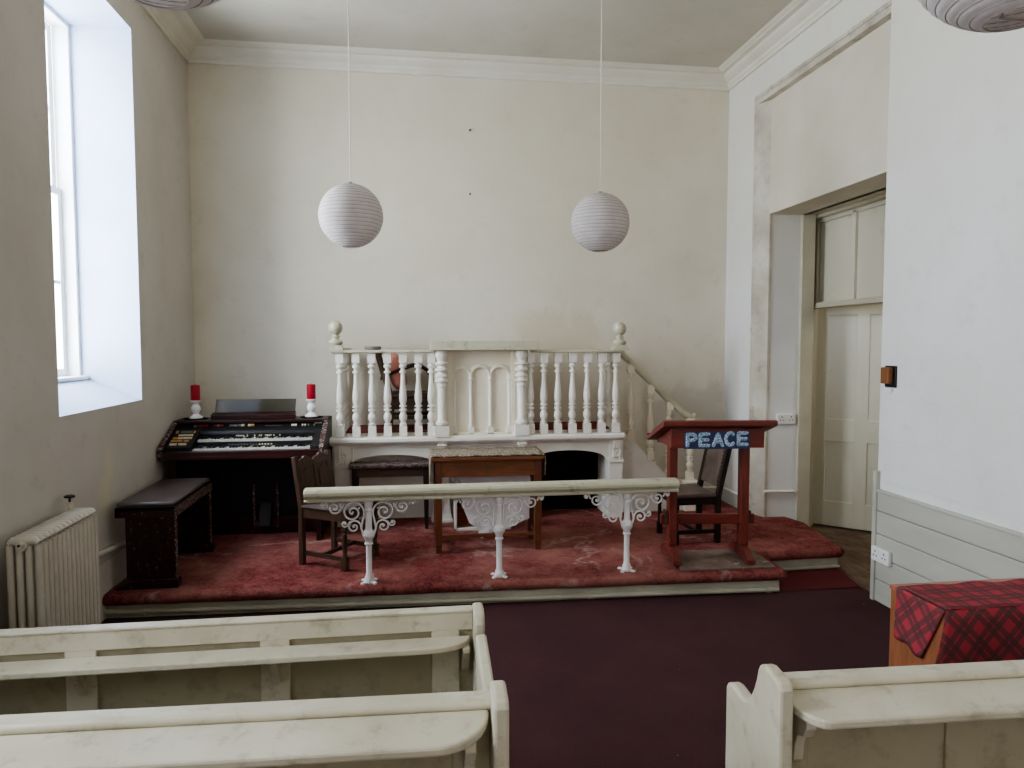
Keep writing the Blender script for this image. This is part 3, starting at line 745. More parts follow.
# ------------------------------------------------------------------ organ
og = thing('electric_organ', 'dark mahogany electric organ with two keyboards in the left corner of the platform', 'organ', (-1.24,5.8,ZP))
OX0, OX1 = -1.835, -.668
b = MB(); b.box(OX0,OX1,5.42,5.47,.825,.862); b.box(OX0,OX1,5.42,5.95,.80,.83); obj('key_bed', b, M['organ'], og, bevel=.004)
prof_c = [(5.42,.825),(5.42,.872),(5.47,.905),(5.80,1.045),(5.85,1.052),(6.05,1.052),(6.05,.80),(5.46,.80)]
for x0, x1 in ((OX0,OX0+.028),(OX1-.028,OX1)):
    b = MB(); b.prism(prof_c, 'yz', x0, x1); c = obj('cheek', b, M['organz'], og, bevel=.003)
    b = MB(); b.prism([(5.415,.83),(5.415,.876),(5.468,.910),(5.80,1.05),(5.80,1.043),(5.47,.90),(5.425,.868),(5.425,.83)], 'yz', x0-.003, x1+.003); obj('worn_edge', b, M['organedge'], c)
b = MB(); b.box(OX0,OX1,5.78,6.06,1.03,1.052); b.box(OX0,OX1,6.03,6.06,.3,1.03); obj('lid', b, M['organ'], og, bevel=.004)
# stepped control deck
b = MB(); ix0, ix1 = OX0+.03, OX1-.03
b.prism([(5.47,.84),(5.47,.862),(5.60,.866),(5.60,.905),(5.625,.915),(5.72,.918),(5.72,.955),(5.735,.975),(5.82,1.03),(5.82,.84)], 'yz', ix0, ix1)
b.prism([(5.47,.85),(5.47,.888),(5.72,.990),(5.72,.85)], 'yz', ix0, ix0+.185)
b.prism([(5.47,.85),(5.47,.880),(5.72,.984),(5.72,.85)], 'yz', ix1-.06, ix1)
deck = obj('control_deck', b, M['organblack'], og)
kx0, kx1 = ix0+.195, ix1-.07
for nm, y0, y1, z in (('lower_keyboard',5.475,5.60,.868),('upper_keyboard',5.605,5.72,.920)):
    b = MB(); nk = 36; w = (kx1-kx0)/nk
    for i in range(nk):
        b.box(kx0+i*w+.0008, kx0+(i+1)*w-.0008, y0, y1, z-.012, z+.006, 0)
        if i % 7 in (0,1,3,4,5): b.box(kx0+(i+1)*w-.006, kx0+(i+1)*w+.006, y0+.034, y1, z+.006, z+.016, 1)
    obj(nm, b, [M['keywhite'], M['keyblack']], og)
BTN = []
def box_btn(mi, *a): BTN.append((MB().box(*a), mi))
def slope_btn(mb, x, w, t, h, mi, y0, z0, y1, z1, lift=.004):
    # button lying on the slope (y0,z0)-(y1,z1) at fraction t
    d_ = Vector((0,y1-y0,z1-z0)); L = d_.length; d_.normalize(); n_ = Vector((0,-d_.z,d_.y))
    p = Vector((x,y0,z0)) + d_*L*t + n_*lift
    mb = MB(); BTN.append((mb, mi)); mb.bar(p - d_*h/2, p + d_*h/2, w, .008, n_)
b = MB()
for x, w, mi in ((.13,.02,3),(.165,.02,1),(.19,.02,1),(.215,.02,1),(.275,.02,1),(.30,.02,3),(.325,.02,1),(.40,.024,3),(.43,.024,3),(.46,.022,3),(.485,.022,0),(.535,.022,0),(.56,.022,2)):
    slope_btn(b, ix0+x, w, .62, .022, mi, 5.735,.975,5.82,1.03)
for x in (.86,.875,.89,.94,.96,.985,1.03): slope_btn(b, ix0+x, .012, .55, .02, 0 if x < .97 else 3, 5.735,.975,5.82,1.03)
for i in range(9): slope_btn(b, ix0+.66+.015*i, .008, .5, .006, 3, 5.735,.975,5.82,1.03)
box_btn(0, ix1-.075,ix1-.02,5.80,5.805,1.012,1.024)
for i, x in enumerate((.42,.435,.45,.465,.48,.51,.57,.61,.625,.66,.675,.69,.705,.73,.78)): box_btn(0, ix0+.07+x*.9, ix0+.07+x*.9+.009, 5.71,5.7185,.93,.945)
for i in range(15): box_btn(3 if i < 10 else 0, ix0+.42+.022*i, ix0+.42+.022*i+.012, 5.592,5.5985,.882,.892)
# left button block
for t, xs in ((.16,((.05,.05,0),(.115,.055,0))),(.34,((.04,.035,2),(.08,.04,2),(.13,.035,2))),(.5,((.04,.03,2),(.075,.03,0),(.11,.03,0),(.145,.03,0))),(.66,((.06,.012,0),(.075,.012,0),(.09,.012,0),(.105,.012,0),(.12,.012,0),(.135,.012,0),(.15,.012,0))),(.84,((.03,.015,2),(.10,.08,3),(.155,.012,2)))):
    for x, w, mi in xs: slope_btn(b, ix0+x, w, t, .02 if t < .8 else .03, mi, 5.47,.888,5.72,.990)
for mb_, mi in BTN: obj('button', mb_, (M['btnw'], M['btnr'], M['btno'], M['btng'])[mi], deck)
# lower case
b = MB(); b.box(-1.77,-1.735,5.50,5.53,ZP,.80); obj('leg', b, M['organz'], og); b = MB(); b.box(-.735,-.70,5.50,5.53,ZP,.80); obj('leg', b, M['organz'], og)
for x_ in (OX0+.03,OX1-.06): obj('side_panel', MB().box(x_,x_+.03,5.53,6.05,ZP,.80), M['organz'], og)
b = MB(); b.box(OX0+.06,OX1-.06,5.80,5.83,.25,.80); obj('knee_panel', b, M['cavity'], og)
b = MB(); b.box(OX0+.06,-1.25,5.745,5.80,.27,.285); b.box(-1.06,OX1-.06,5.745,5.80,.27,.285); b.box(OX0+.06,-1.25,5.76,5.80,.20,.27); b.box(-1.06,OX1-.06,5.76,5.80,.20,.27); b.box(OX0+.06,OX1-.06,5.77,5.83,ZP,.205); obj('plinth', b, M['organz'], og, bevel=.003)
b = MB()
for x in (-1.245,-1.065): b.box(x-.008,x+.008,5.765,5.80,.2,.54)
obj('pedal_frame', b, M['organedge'], og)
b = MB(); b.prism([(5.70,.215),(5.70,.23),(5.78,.40),(5.80,.40),(5.80,.215)], 'yz', -1.20, -1.11); obj('swell_pedal', b, M['cavity'], og, bevel=.005)
b = MB(); b.prism([(5.84,1.052),(5.84,1.09),(5.90,1.105),(5.92,1.105),(5.92,1.052)], 'yz', -1.575, -.935); obj('music_ledge', b, M['organ'], og, bevel=.004)
b = MB(); b.prism([(5.885,1.095),(5.945,1.205),(5.949,1.205),(5.889,1.095)], 'yz', -1.555, -.937); obj('music_stand', b, M['acrylic'], og)

# candlesticks
CG, MG, KG = 'white candlesticks on the organ', 'dark mats under the candlesticks', 'red candles on the organ'
def side(n): return 'left' if n == 0 else 'right'
prev = {}
for i, (x, s) in enumerate(((-1.71,1.0),(-.815,.96))):
    if i == 0:
        m = obj('table_mat', MB().lathe([(.09,1.0535),(.092,1.056),(.088,1.058)], (0,0,0), 24), M['mat'])
        k = obj('candlestick', MB().lathe([(.05,1.0585),(.052,1.066),(.045,1.075),(.028,1.085),(.022,1.095),(.026,1.105),(.036,1.125),(.037,1.14),(.028,1.16),(.022,1.17),(.03,1.18),(.045,1.192),(.047,1.2),(.042,1.202)], (0,0,0), 24), M['ceramic'], smooth=40)
        r = thing('candle', '', 'candle', (0,0,1.2025)); cb = MB().lathe([(.034,1.2025),(.035,1.206),(.035,1.318),(.031,1.322),(.02,1.318)], (0,0,0), 24); obj('wax', cb, M['candle'], r, smooth=40, local=False)
        obj('wick', MB().tube([(0,0,1.316),(.002,0,1.332)], .0015, 6), M['black'], r)
        prev = {'m': m, 'k': k, 'r': r}
    else:
        m, k, r = dup(prev['m']), dup(prev['k']), dup(prev['r'])
    for o, y in ((m,5.93),(k,5.93),(r,5.93)): o.location = (x, y, o.location.z)
    nb = 'beside the left wall' if i == 0 else 'nearest the pulpit'
    tag(m, 'dark flat mat under the candlestick ' + nb, 'mat', MG); tag(k, 'white turned candlestick on the organ ' + nb, 'candlestick', CG); tag(r, 'short red pillar candle on the organ ' + nb, 'candle', KG)

# organ bench
bn = thing('organ_bench', 'long dark worn organ bench with black padded top beside the left wall', 'bench', (-1.61,4.95,ZP))
BX0, BX1, BY0, BY1 = -1.79,-1.448,4.535,5.36
b = MB(); b.box(BX0+.005,BX1-.005,BY0+.005,BY1-.005,.655,.685)
cu = obj('padded_top', b, M['vinyl'], bn, bevel=.014, smooth=50)
b = MB(); b.box(BX0,BX1,BY0,BY0+.02,.595,.658); b.box(BX0,BX1,BY1-.02,BY1,.595,.658); b.box(BX0,BX0+.02,BY0,BY1,.595,.658); b.box(BX0,BX1,BY0,BY1,.635,.656); obj('seat_frame', b, M['organz'], bn, bevel=.003)
b = MB(); b.box(BX1-.02,BX1+.001,BY0+.01,BY1,.59,.65); obj('worn_rail', b, M['organedge'], bn)
for y0, y1 in ((BY0+.02,BY0+.055),(BY1-.055,BY1-.02)):
    b = MB(); b.box(BX0+.05,BX1-.005,y0,y1,.20,.595); e = obj('end_panel', b, M['organz'], bn, bevel=.003)
    b = MB(); b.box(BX1-.008,BX1-.002,y0-.003,y1+.002,.20,.595); obj('worn_edge', b, M['organedge'], e)
    b = MB(); b.prism([(BX0-.02,ZP+.001),(BX1+.01,ZP+.001),(BX1+.01,.205),(BX0+.12,.205),(BX0+.03,.185)], 'xz', y0-.02, y1+.02); obj('foot', b, M['organz'], bn, bevel=.004)
b = MB(); b.box(BX1-.14,BX1-.12,BY0+.055,BY1-.055,.36,.45); obj('stretcher', b, M['organz'], bn)

# ------------------------------------------------------------------ chairs
def quadpt(o, u, v, a, b): return Vector((o[0]+u[0]*a+v[0]*b, o[1]+u[1]*a+v[1]*b, 0))
lc = thing('panel_back_chair', 'brown wooden panelled back chair at the left end of the communion rail', 'chair', (-.51,4.97,ZP), 'wooden chairs on the platform', math.radians(-31))
# local: x forward (seat front), y left; back at -x
H = .175; Z = 0
for s in (-1,1):
    b = MB(); b.bar((-H,s*H,.001),(-H,s*H,.40), .036,.036,(0,1,0)); b.bar((-H,s*H,.39),(-H-.055,s*H,.735), .034,.036,(0,1,0)); obj('back_post', b, M['dark'], lc, local=True, bevel=.004)
    b = MB(); b.box(H-.02,H+.02,s*H-.02,s*H+.02,.001,.09); b.lathe([(.013,.09),(.018,.10),(.013,.11),(.017,.14),(.019,.17),(.015,.235),(.019,.245),(.014,.255),(.018,.27)], (H,s*H,0), 12); b.box(H-.019,H+.019,s*H-.019,s*H+.019,.27,.385); obj('leg', b, M['dark'], lc, local=True, smooth=35)
    b = MB(); b.bar((-H,s*H,.085),(H,s*H,.075), .018,.028); obj('stretcher', b, M['darkx'], lc, local=True)
b = MB(); b.bar((0,-H,.085),(0,H,.085), .018,.026); obj('stretcher', b, M['darkx'], lc, local=True)
b = MB(); b.box(-H,H,-H-.01,-H+.012,.325,.39); b.box(-H,H,H-.012,H+.01,.325,.39); b.box(H-.012,H+.012,-H,H,.325,.39); obj('seat_rail', b, M['darkx'], lc, local=True, bevel=.003)
b = MB(); b.box(-H+.01,H+.025,-H-.02,H+.02,.39,.412); obj('seat', b, M['seatgrey'], lc, local=True, bevel=.008)
sl = math.atan2(.055, .345)
pb = MB(); top = []
for i in range(33):
    t = i/32; yy = -H+.017+(2*H-.034)*t
    q = (t*2) % 1.0
    top.append((yy, .30+.022*abs(math.sin(PI*q))**.6*(1) + (.012 if abs(q-.5) < .12 else 0)))
pb.prism([(-H+.017,.06),(H-.017,.06)] + top[::-1], 'yz', -.012, .012)
for yy in (-H+.03,0,H-.03): pb.box(-.018,.018,yy-.014,yy+.014,.06,.30)
pb.box(-.018,.018,-H+.017,H-.017,.06,.10); pb.box(-.016,.016,-H+.017,H-.017,.265,.295)
for yc in (-.085,.085): pb.prism([(yc-.05,.11),(yc+.05,.11),(yc+.05,.22),(yc,.255),(yc-.05,.22)], 'yz', -.019, .019)
pb.xf(Matrix.Translation((-H,0,.40)) @ Matrix.Rotation(-sl, 4, 'Y'))
obj('backrest', pb, M['dark'], lc, local=True, bevel=.003)

rc = thing('leather_back_chair', 'dark wooden chair with studded brown leather back standing behind the red lectern', 'chair', (2.10,5.18,ZP), 'wooden chairs on the platform', math.radians(181.5))
H = .165
for s in (-1,1):
    b = MB(); b.bar((-H,s*H,.001),(-H,s*H,.36), .042,.036,(0,1,0)); b.bar((-H,s*H,.35),(-H-.085,s*H,.735), .040,.036,(0,1,0)); obj('back_post', b, M['darker'], rc, local=True, bevel=.004)
    b = MB(); b.box(H-.018,H+.018,s*H-.018,s*H+.018,.001,.10); b.lathe([(.012,.10),(.018,.11),(.012,.12),(.017,.16),(.013,.23),(.018,.24),(.014,.26)], (H,s*H,0), 12); b.box(H-.018,H+.018,s*H-.018,s*H+.018,.26,.35); obj('leg', b, M['darker'], rc, local=True, smooth=35)
    b = MB(); b.bar((-H,s*H,.09),(H,s*H,.09), .016,.03); obj('stretcher', b, M['darker'], rc, local=True)
b = MB(); b.bar((0,-H,.09),(0,H,.09), .016,.026); obj('stretcher', b, M['darker'], rc, local=True)
b = MB(); b.box(-H,H,-H-.008,-H+.012,.295,.35); b.box(-H,H,H-.012,H+.008,.295,.35); b.box(H-.012,H+.012,-H,H,.295,.35); obj('seat_rail', b, M['darker'], rc, local=True, bevel=.003)
b = MB(); b.box(-H+.02,H+.025,-H-.022,H+.022,.35,.382); obj('seat', b, M['leather'], rc, local=True, bevel=.01)
sl = math.atan2(.085, .385)
pb = MB(); pb.box(-.012,.012,-H+.016,H-.016,.06,.365); pb.xf(Matrix.Translation((-H,0,.36)) @ Matrix.Rotation(-sl, 4, 'Y'))
br_ = obj('backrest', pb, M['leather'], rc, local=True, bevel=.004)
pb = MB()
for k in range(11):
    for s in (-1,1):
        for q in (-1,1): pb.sphere((q*.014, s*(H-.032), .075+.028*k), .006, 8, 5)
pb.xf(Matrix.Translation((-H,0,.36)) @ Matrix.Rotation(-sl, 4, 'Y'))
obj('stud', pb, M['stud'], br_, local=True)
pb = MB(); pb.box(-.016,.016,-H,H,.345,.385); pb.xf(Matrix.Translation((-H,0,.36)) @ Matrix.Rotation(-sl, 4, 'Y')); obj('top_bar', pb, M['darker'], rc, local=True, bevel=.004)

# ------------------------------------------------------------------ lectern
mt = obj('floor_mat', MB().prism([(1.735,4.40),(2.395,4.375),(2.425,4.80),(1.86,4.82)], 'xy', ZP+.001, ZP+.014), M['wornmat'], bevel=.004)
tag(mt, 'worn grey brown board mat on the platform under the red lectern', 'mat')
le = thing('lectern', 'reddish brown trestle lectern with sloping top at the right of the platform', 'lectern', (2.04,4.62,ZP+.014), None, -.113)
z0 = ZP+.0145
for x in (1.765,2.262):
    b = MB(); b.prism([(4.44,z0),(4.44,z0+.035),(4.53,z0+.085),(4.60,z0+.10),(4.68,z0+.10),(4.74,z0+.085),(4.83,z0+.035),(4.83,z0),(4.80,z0),(4.78,z0+.012),(4.52,z0+.012),(4.50,z0)], 'yz', x-.026, x+.026); obj('foot', b, M['lecty'], le, bevel=.004)
    b = MB(); b.box(x-.028,x+.028,4.575,4.655,z0+.10,.985); obj('post', b, M['lectz'], le, bevel=.005)
b = MB(); b.box(1.688,2.340,4.603,4.637,.405,.475); obj('tenon_rail', b, M['lectx'], le, bevel=.006)
b = MB()
for x in (1.722,2.300): b.box(x-.008,x+.008,4.585,4.655,.415,.50)
obj('wedge', b, M['dark'], le)
b = MB(); b.box(1.705,2.325,4.415,4.437,.962,1.088); obj('front_board', b, M['lectx'], le, bevel=.003)
for x in (1.705,2.303):
    b = MB(); b.prism([(4.437,.962),(4.437,1.085),(4.82,.965),(4.82,.945),(4.74,.955),(4.68,.962)], 'yz', x, x+.022); obj('side_board', b, M['lecty'], le, bevel=.003)
def slp(y): return 1.099 - (y-4.415)*.31
b = MB()
b.prism([(4.372,slp(4.372)+.0),(4.372,slp(4.372)+.030),(4.392,slp(4.372)+.036),(4.86,slp(4.86)+.03),(4.87,slp(4.87)+.022),(4.87,slp(4.87)),(4.44,slp(4.44))], 'yz', 1.645, 2.396)
b.box(1.645,2.396,4.86,4.875,slp(4.87),slp(4.87)+.05)
obj('sloping_top', b, M['lectx'], le, bevel=.004)
sg = obj('sign', MB().box(1.790,2.226,4.4105,4.4155,.957,1.073), M['signblue'], le)
sg['label'] = 'navy blue sign reading PEACE in pale beaded letters'
LW, LH, ST = .064, .076, .0125
def arcp(cx, cz, rx, rz, a0, a1, n=14): return [(cx+rx*math.cos(math.radians(a0+(a1-a0)*i/n)), cz+rz*math.sin(math.radians(a0+(a1-a0)*i/n))) for i in range(n+1)]
GL = {'P': [[(0,0),(0,1)], [(0,1),(.45,1)]+arcp(.45,.74,.5,.26,90,-90)+[(0,.48)]],
      'E': [[(0,0),(0,1)], [(0,1),(.95,1)], [(0,.5),(.85,.5)], [(0,0),(.95,0)]],
      'A': [[(0,0),(.5,1),(1,0)], [(.2,.33),(.8,.33)]],
      'C': [arcp(.52,.5,.52,.52,50,310,24)]}
for i, ch in enumerate('PEACE'):
    b = MB(); x0 = 1.812+.0845*i + (.004 if ch == 'A' else 0); zz = .978+(.003 if i > 2 else 0)+.0012*i
    for stroke in GL[ch]:
        pts = [(x0+px*LW*.9, 4.4095, zz+pz*LH) for px, pz in stroke]
        dn = []
        for a, c in zip(pts[:-1], pts[1:]):
            m = max(1, int((Vector(c)-Vector(a)).length/.006))
            dn += [tuple(Vector(a).lerp(Vector(c), q/m)) for q in range(m)]
        dn.append(pts[-1])
        b.tube(dn, [ST*.6]+[ST]*(len(dn)-2)+[ST*.6], 10, flat=(1,.35,1), up=(0,1,0))
        for e in (pts[0], pts[-1]):
            s_ = MB().sphere((0,0,0), ST, 10, 6); b.add([(e[0]+v[0], e[1]+v[1]*.35, e[2]+v[2]) for v in s_.v], s_.f)
    obj('letter', b, M['letter'], sg, smooth=50)

# ------------------------------------------------------------------ radiator
rd = thing('radiator', 'cream column radiator against the left wall in front of the platform', 'radiator', (-1.71,3.64,0))
RX = [-1.775,-1.736,-1.697,-1.658]; NS = 14; RY0, RY1 = 3.385, 3.945
for i in range(NS):
    y = RY0 + (RY1-RY0)*i/(NS-1); b = MB()
    for x in RX: b.tube([(x,y,.13),(x,y,.755)], .0155, 10)
    for z in (.11,.765):
        b.tube([(RX[0],y,z),(RX[0]+.01,y,z+(.01 if z > .5 else -.01)),(RX[-1]-.01,y,z+(.01 if z > .5 else -.01)),(RX[-1],y,z)], [.0155,.0195,.0195,.0155], 10, up=(0,1,0))
    b.tube([(RX[0],y,.25),(RX[-1],y,.25)], .011, 8, up=(0,1,0))
    obj('section', b, M['radiator'], rd, smooth=50)
b = MB(); b.tube([(-1.716,RY0-.03,.755),(-1.716,RY1+.03,.755)], .022, 12); b.tube([(-1.716,RY0-.03,.12),(-1.716,RY1+.03,.12)], .022, 12)
for y in (RY0,RY1):
    for x in (RX[0],RX[-1]): b.tube([(x,y,.0),(x,y,.12)], .014, 8)
obj('header_tube', b, M['radiator'], rd, smooth=50)
b = MB(); b.tube([(-1.716,RY0-.045,.765),(-1.716,RY0-.028,.765)], .014, 8); obj('air_plug', b, M['radiator'], rd, smooth=50); obj('plug_hole', MB().tube([(-1.716,RY0-.048,.765),(-1.716,RY0-.044,.765)], .006, 8), M['black'], rd)
vy = 3.97
vl = MB(); vl.tube([(-1.745,vy-.02,.755),(-1.78,vy,.765),(-1.785,vy,.80),(-1.785,vy,.815)], .012, 8); vl.tube([(-1.785,vy,.80),(-1.785,vy,.822)], .017, 8)
v = obj('valve', vl, M['radiator'], rd, smooth=40)
vl = MB(); vl.tube([(-1.785,vy,.82),(-1.785,vy,.845)], .006, 8); vl.lathe([(.014,.843),(.026,.847),(.026,.856),(.014,.86)], (-1.785,vy,0), 16)
obj('hand_wheel', vl, M['black'], v, smooth=40)
b = MB(); b.tube([(-1.79,3.0,.26),(-1.79,3.30,.22),(-1.75,3.345,.12)], .016, 10); obj('pipe', b, M['radiator'], rd, smooth=40)

# ------------------------------------------------------------------ wall fittings
wf = thing('wall_sensor', 'brown boxed fitting on a black plate high on the right wall by the doorway', 'wall fitting', (2.95,4.04,1.44))
obj('back_plate', MB().box(2.938,2.9495,3.985,4.085,1.378,1.512), M['black'], wf, bevel=.003)
obj('cover', MB().box(2.905,2.938,4.008,4.083,1.40,1.502), M['brass'], wf, bevel=.006)
o = obj('call_button', MB().box(2.936,2.9505,4.02,4.085,1.345,1.374), M['plastic'], bevel=.005); tag(o, 'small white plastic switch just below the brown wall fitting', 'switch')
def socket(name, lab, axis):
    r = thing(name, lab, 'socket', axis['loc'], 'double power sockets'); r.rotation_euler = (0,0,axis['rz'])
    obj('face_plate', MB().box(-.085,.085,-.028,-.001,-.045,.045), M['plastic'], r, local=True, bevel=.006)
    b = MB()
    for s in (-.042,.042):
        b.box(s-.004,s+.004,-.0295,-.0275,.012,.024); b.box(s-.018,s-.008,-.0295,-.0275,-.012,-.005); b.box(s+.008,s+.018,-.0295,-.0275,-.012,-.005)
    obj('socket_hole', b, M['black'], r, local=True)
    b = MB()
    for s in (-.012,.012): b.box(s-.006,s+.006,-.032,-.027,.016,.034)
    obj('rocker_switch', b, M['plastic'], r, local=True)
    return r
socket('power_socket', 'white double socket on the painted boards low on the right wall', {'loc': (2.932,4.04,.315), 'rz': -PI/2})
socket('power_socket', 'pale double socket on the recess wall between platform corner and door', {'loc': (3.19,5.7295,1.0), 'rz': 0})

for (x, z, lab) in ((.526,3.54,'upper small dark nail in the end wall between the two hanging lanterns'),(.524,2.98,'lower small dark nail in the end wall between the two hanging lanterns')):
    b = MB(); b.tube([(x,YB+.002,z),(x,YB-.02,z+.004)], .005, 8); b.sphere((x,YB-.02,z+.004), .008, 10, 6)
    tag(obj('wall_nail', b, M['black'], smooth=40), lab, 'nail', 'nails in the end wall')
# ------------------------------------------------------------------ pews
def pew(root, length, sgn, arm_len, full):
    """local: aisle end at x=0, seat runs to x = sgn*length; y=0 rear face of the back; viewer at -y"""
    S = lambda a, b: (min(sgn*a, sgn*b), max(sgn*a, sgn*b))
    T = .034
    pr_ = [(-.10,.0),(-.10,.895),(-.092,.907),(-.075,.914),(-.02,.918),(.0,.912),(.010,.895),(.018,.868),(.030,.84),(.045,.815),(.065,.795),(.09,.786),(.12,.788),(.15,.790),(.175,.785),(.187,.768)]
    if arm_len > .3: pr_ = pr_[:-6] + [(.075,.775),(.11,.762),(.15,.757),(arm_len-.02,.757),(arm_len,.745)]
    pr_ += [(pr_[-1][0], 0)]
    x0, x1 = S(0, T)
    obj('end_panel', MB().prism(pr_, 'yz', x0, x1), M['pewp'], root, local=True, bevel=.008)
    x0, x1 = S(T, length)
    b = MB(); b.box(x0,x1,-.002,.028,.05,.86); obj('back_panel', b, M['pewpanel'], root, local=True)
    b = MB()
    xs = [T]
    while xs[-1] < length-.2: xs.append(xs[-1]+.43)
    for x in xs:
        a, c = S(x, x+.085); b.box(a,c,-.010,.0,.06,.83)
    b.box(x0,x1,-.011,.0,.05,.16); b.box(x0,x1,-.011,.0,.79,.85); obj('panel_frame', b, M['pewpanel'], root, local=True, bevel=.003)
    b = MB(); b.box(x0,x1,-.004,.034,.852,.872); b.tube([(x0,-.006,.861),(x1,-.006,.861)], .0125, 10); obj('top_rail', b, M['pewp'], root, local=True, smooth=50)
    # sloping book ledge with a rounded end
    D = .135; e = .014
    cw = .115 if sgn < 0 else .06
    cv = [(T+.004+cw*(1-math.cos(PI/2*t/8)), -e-(D-e)*math.sin(PI/2*t/8)) for t in range(9)]
    pol = [(sgn*x, y) for x, y in cv] + [(sgn*length,-D),(sgn*length,-e)]
    m = MB(); m.prism(pol, 'xy', -.011, .011)
    m.v = [(x, y, .844+z+(y+e)*.10) for x, y, z in m.v]
    obj('book_ledge', m, M['pewp'], root, local=True, bevel=.006)
    for x in (T+.035, T+.035+.86):
        if x < length:
            a, c = S(x, x+.024); q = MB(); q.prism([(-.002,.83),(-.085,.825),(-.09,.80),(-.075,.775),(-.05,.765),(-.04,.74),(-.035,.70),(-.02,.685),(-.002,.69)], 'yz', a, c); obj('bracket', q, M['pewp'], root, local=True, bevel=.003)
    b = MB(); b.box(x0,x1,.02,.33 if full else .18,.41,.44); obj('seat', b, M['pewp'], root, local=True, bevel=.008)
PG = 'cream painted pews'
p2 = thing('pew', 'nearest cream painted pew at lower left with wide curved book ledge', 'pew', (.199,1.528,-.008), PG, math.radians(-2.1))
pew(p2, 2.02, -1, .64, True)
p3 = thing('pew', 'cream painted pew at lower right with S curved end panel beside the aisle', 'pew', (.788,1.505,0), PG, math.radians(-1.9))
pew(p3, 2.1, 1, .2, False)
# panelled pew front further up on the left
pf1 = thing('pew', 'further left cream pew front with narrow book shelf, below the platform', 'pew', (.225,2.28,0), PG)
L1 = 2.04
b = MB(); b.prism([(-.06,0),(-.06,.75),(-.05,.78),(-.02,.795),(.02,.795),(.045,.78),(.055,.75),(.055,0)], 'yz', -.036, 0); obj('end_panel', b, M['pewp'], pf1, local=True, bevel=.010)
b = MB(); b.box(-L1,-.036,-.004,.022,.04,.776); obj('back_panel', b, M['pewpanel'], pf1, local=True)
b = MB(); b.box(-L1,-.036,-.0145,-.003,.718,.777); b.box(-L1,-.036,-.0145,-.003,.03,.14)
for x in (-.125,-.66,-1.23,-1.78): b.box(x-.045,x+.045,-.0135,-.003,.04,.775)
obj('panel_frame', b, M['pewp'], pf1, local=True, bevel=.003)
b = MB(); b.box(-L1,-.036,-.018,.026,.777,.786); obj('top_rail', b, M['pewp'], pf1, local=True, bevel=.003)
m = MB(); m.prism([(-.045,-.012),(-.048,-.03),(-.06,-.055),(-.09,-.08),(-.13,-.095),(-.18,-.10),(-L1,-.10),(-L1,-.012)], 'xy', .680, .700); obj('book_ledge', m, M['pewp'], pf1, local=True, bevel=.004)
for x in (-.062,-.655,-1.225,-1.78):
    q = MB(); q.prism([(-.004,.682),(-.075,.682),(-.075,.667),(-.03,.60),(-.02,.585),(-.004,.585)], 'yz', x-.012, x+.012); obj('bracket', q, M['pewp'], pf1, local=True, bevel=.003)

# ------------------------------------------------------------------ box with tartan cloth
bx = thing('wooden_cabinet', 'brown wooden cabinet against the right wall half covered by a tartan cloth', 'cabinet', (2.3,2.24,0))
b = MB(); b.box(1.765,2.90,2.115,2.385,.0,.735); obj('cabinet_body', b, M['boxwood'], bx, bevel=.003)
b = MB(); b.box(1.762,2.905,2.11,2.39,.735,.75); obj('cabinet_top', b, M['boxtop'], bx, bevel=.003)
cl = MB(); uvs = []
def q3(p, u):
    n = len(cl.v); cl.v += p; uvs.extend(u); return n
def grid(fn, nu, nv, uvf):
    n = len(cl.v)
    for i in range(nu+1):
        for j in range(nv+1):
            s, t = i/nu, j/nv; p = fn(s, t); cl.v.append(p); uvs.append(uvf(p, s, t))
    for i in range(nu):
        for j in range(nv):
            a = n+i*(nv+1)+j; cl.f.append((a, a+nv+1, a+nv+2, a+1)); cl.m.append(0)
X0, X1 = 1.778, 2.90
grid(lambda s, t: (X0-.013+(X1-X0)*s, 2.105+(.235+.006*math.sin(s*30))*t, .757+.002*math.sin(s*40+t*3)), 40, 8, lambda p, s, t: (p[0], p[1]))
R2 = lambda a, b: ((a+b)*.7071, (a-b)*.7071)
# front fall, flaring at the corner fold
grid(lambda s, t: (X0-.013+(X1-X0)*s - .16*t*max(0,1-s*8), 2.105-.028*t**.6-.05*t*max(0,1-s*7)-.010*t*math.sin(s*26), .757-.42*t-.008*math.sin(s*19)*t), 60, 14, lambda p, s, t: R2(p[0], p[2]))
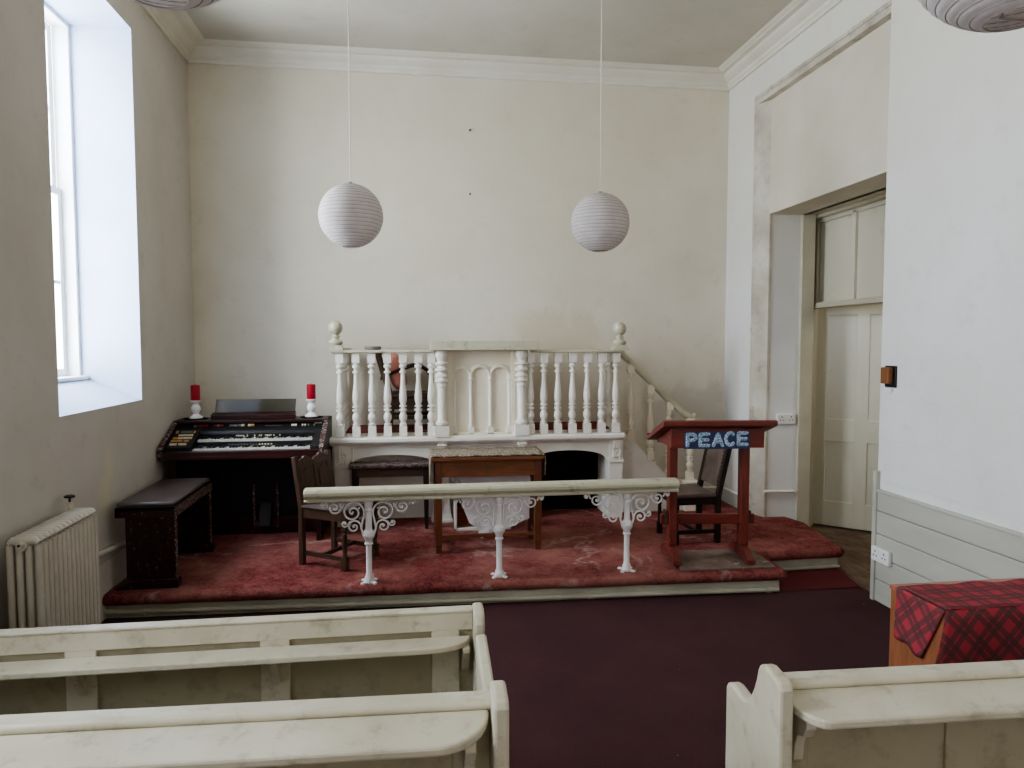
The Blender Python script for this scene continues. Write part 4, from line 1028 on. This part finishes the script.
# flap on the left side
fp = {(0,0): (2.105,.757), (1,0): (2.345,.757), (0,1): (2.205,.55), (1,1): (2.345,.572)}
def flap(s, t):
    a = Vector(fp[(0,0)]).lerp(Vector(fp[(1,0)]), s); c = Vector(fp[(0,1)]).lerp(Vector(fp[(1,1)]), s); p = a.lerp(c, t)
    return (1.763-.004-.004*t*(1+math.sin(s*7)), p.x, p.y-.006*math.sin(s*9)*t)
grid(flap, 16, 12, lambda p, s, t: R2(p[1], p[2]))
o = obj('tartan_cloth', cl, M['tartan'], smooth=50)
ul = o.data.uv_layers.new(name='UVMap')
for lp in o.data.loops: ul.data[lp.index].uv = uvs[lp.vertex_index]
so = o.modifiers.new('s','SOLIDIFY'); so.thickness = .003; so.offset = 1
tag(o, 'red tartan cloth draped over the brown cabinet at the right', 'cloth')

# ------------------------------------------------------------------ light
def area(name, loc, rot, sx, sy, power, col):
    l = bpy.data.lights.new(name, 'AREA'); l.shape = 'RECTANGLE'; l.size = sx; l.size_y = sy; l.energy = power; l.color = col
    o = bpy.data.objects.new(name, l); C.objects.link(o); o.location = loc; o.rotation_euler = rot; return o
SKY = (.815,.882,1.0)
for (a, b), p in zip(WIN, (240, 150, 115)):
    area('window_daylight', (XL-.62, (a+b)/2, 2.6), (0, -PI/2, 0), 2.6, 1.25, p, SKY)
area('rear_fill', (.6, YF+.05, 2.3), (PI/2, 0, 0), 2.4, 2.2, 45, (1,.97,.92))  # added fill light just inside the solid rear wall, no window there
area('lobby_daylight', (4.6, 4.4, 3.0), (0, .5, 0), .8, .8, 15, (1,.97,.9))
w = bpy.data.worlds.new('sky'); sc.world = w; w.use_nodes = True
w.node_tree.nodes['Background'].inputs[0].default_value = (.86,.93,1,1); w.node_tree.nodes['Background'].inputs[1].default_value = 3.0

# ------------------------------------------------------------------ camera
cam = bpy.data.cameras.new('camera'); co = bpy.data.objects.new('camera', cam); C.objects.link(co)
cam.sensor_width = 36; cam.lens = 710/1024*36; cam.clip_start = .05
yaw, pit, rol = math.radians(-8.0), math.radians(-3.25), math.radians(-.03)
co.matrix_world = Matrix.Translation((0,0,1.65)) @ Matrix.Rotation(yaw,4,'Z') @ Matrix.Rotation(PI/2+pit,4,'X') @ Matrix.Rotation(rol,4,'Z')
sc.camera = co
sc.view_settings.view_transform = 'AgX'; sc.view_settings.look = 'AgX - Medium High Contrast'; sc.view_settings.exposure = 0.05
sc.cycles.diffuse_bounces = 6; sc.cycles.max_bounces = 12; sc.cycles.use_denoising = True
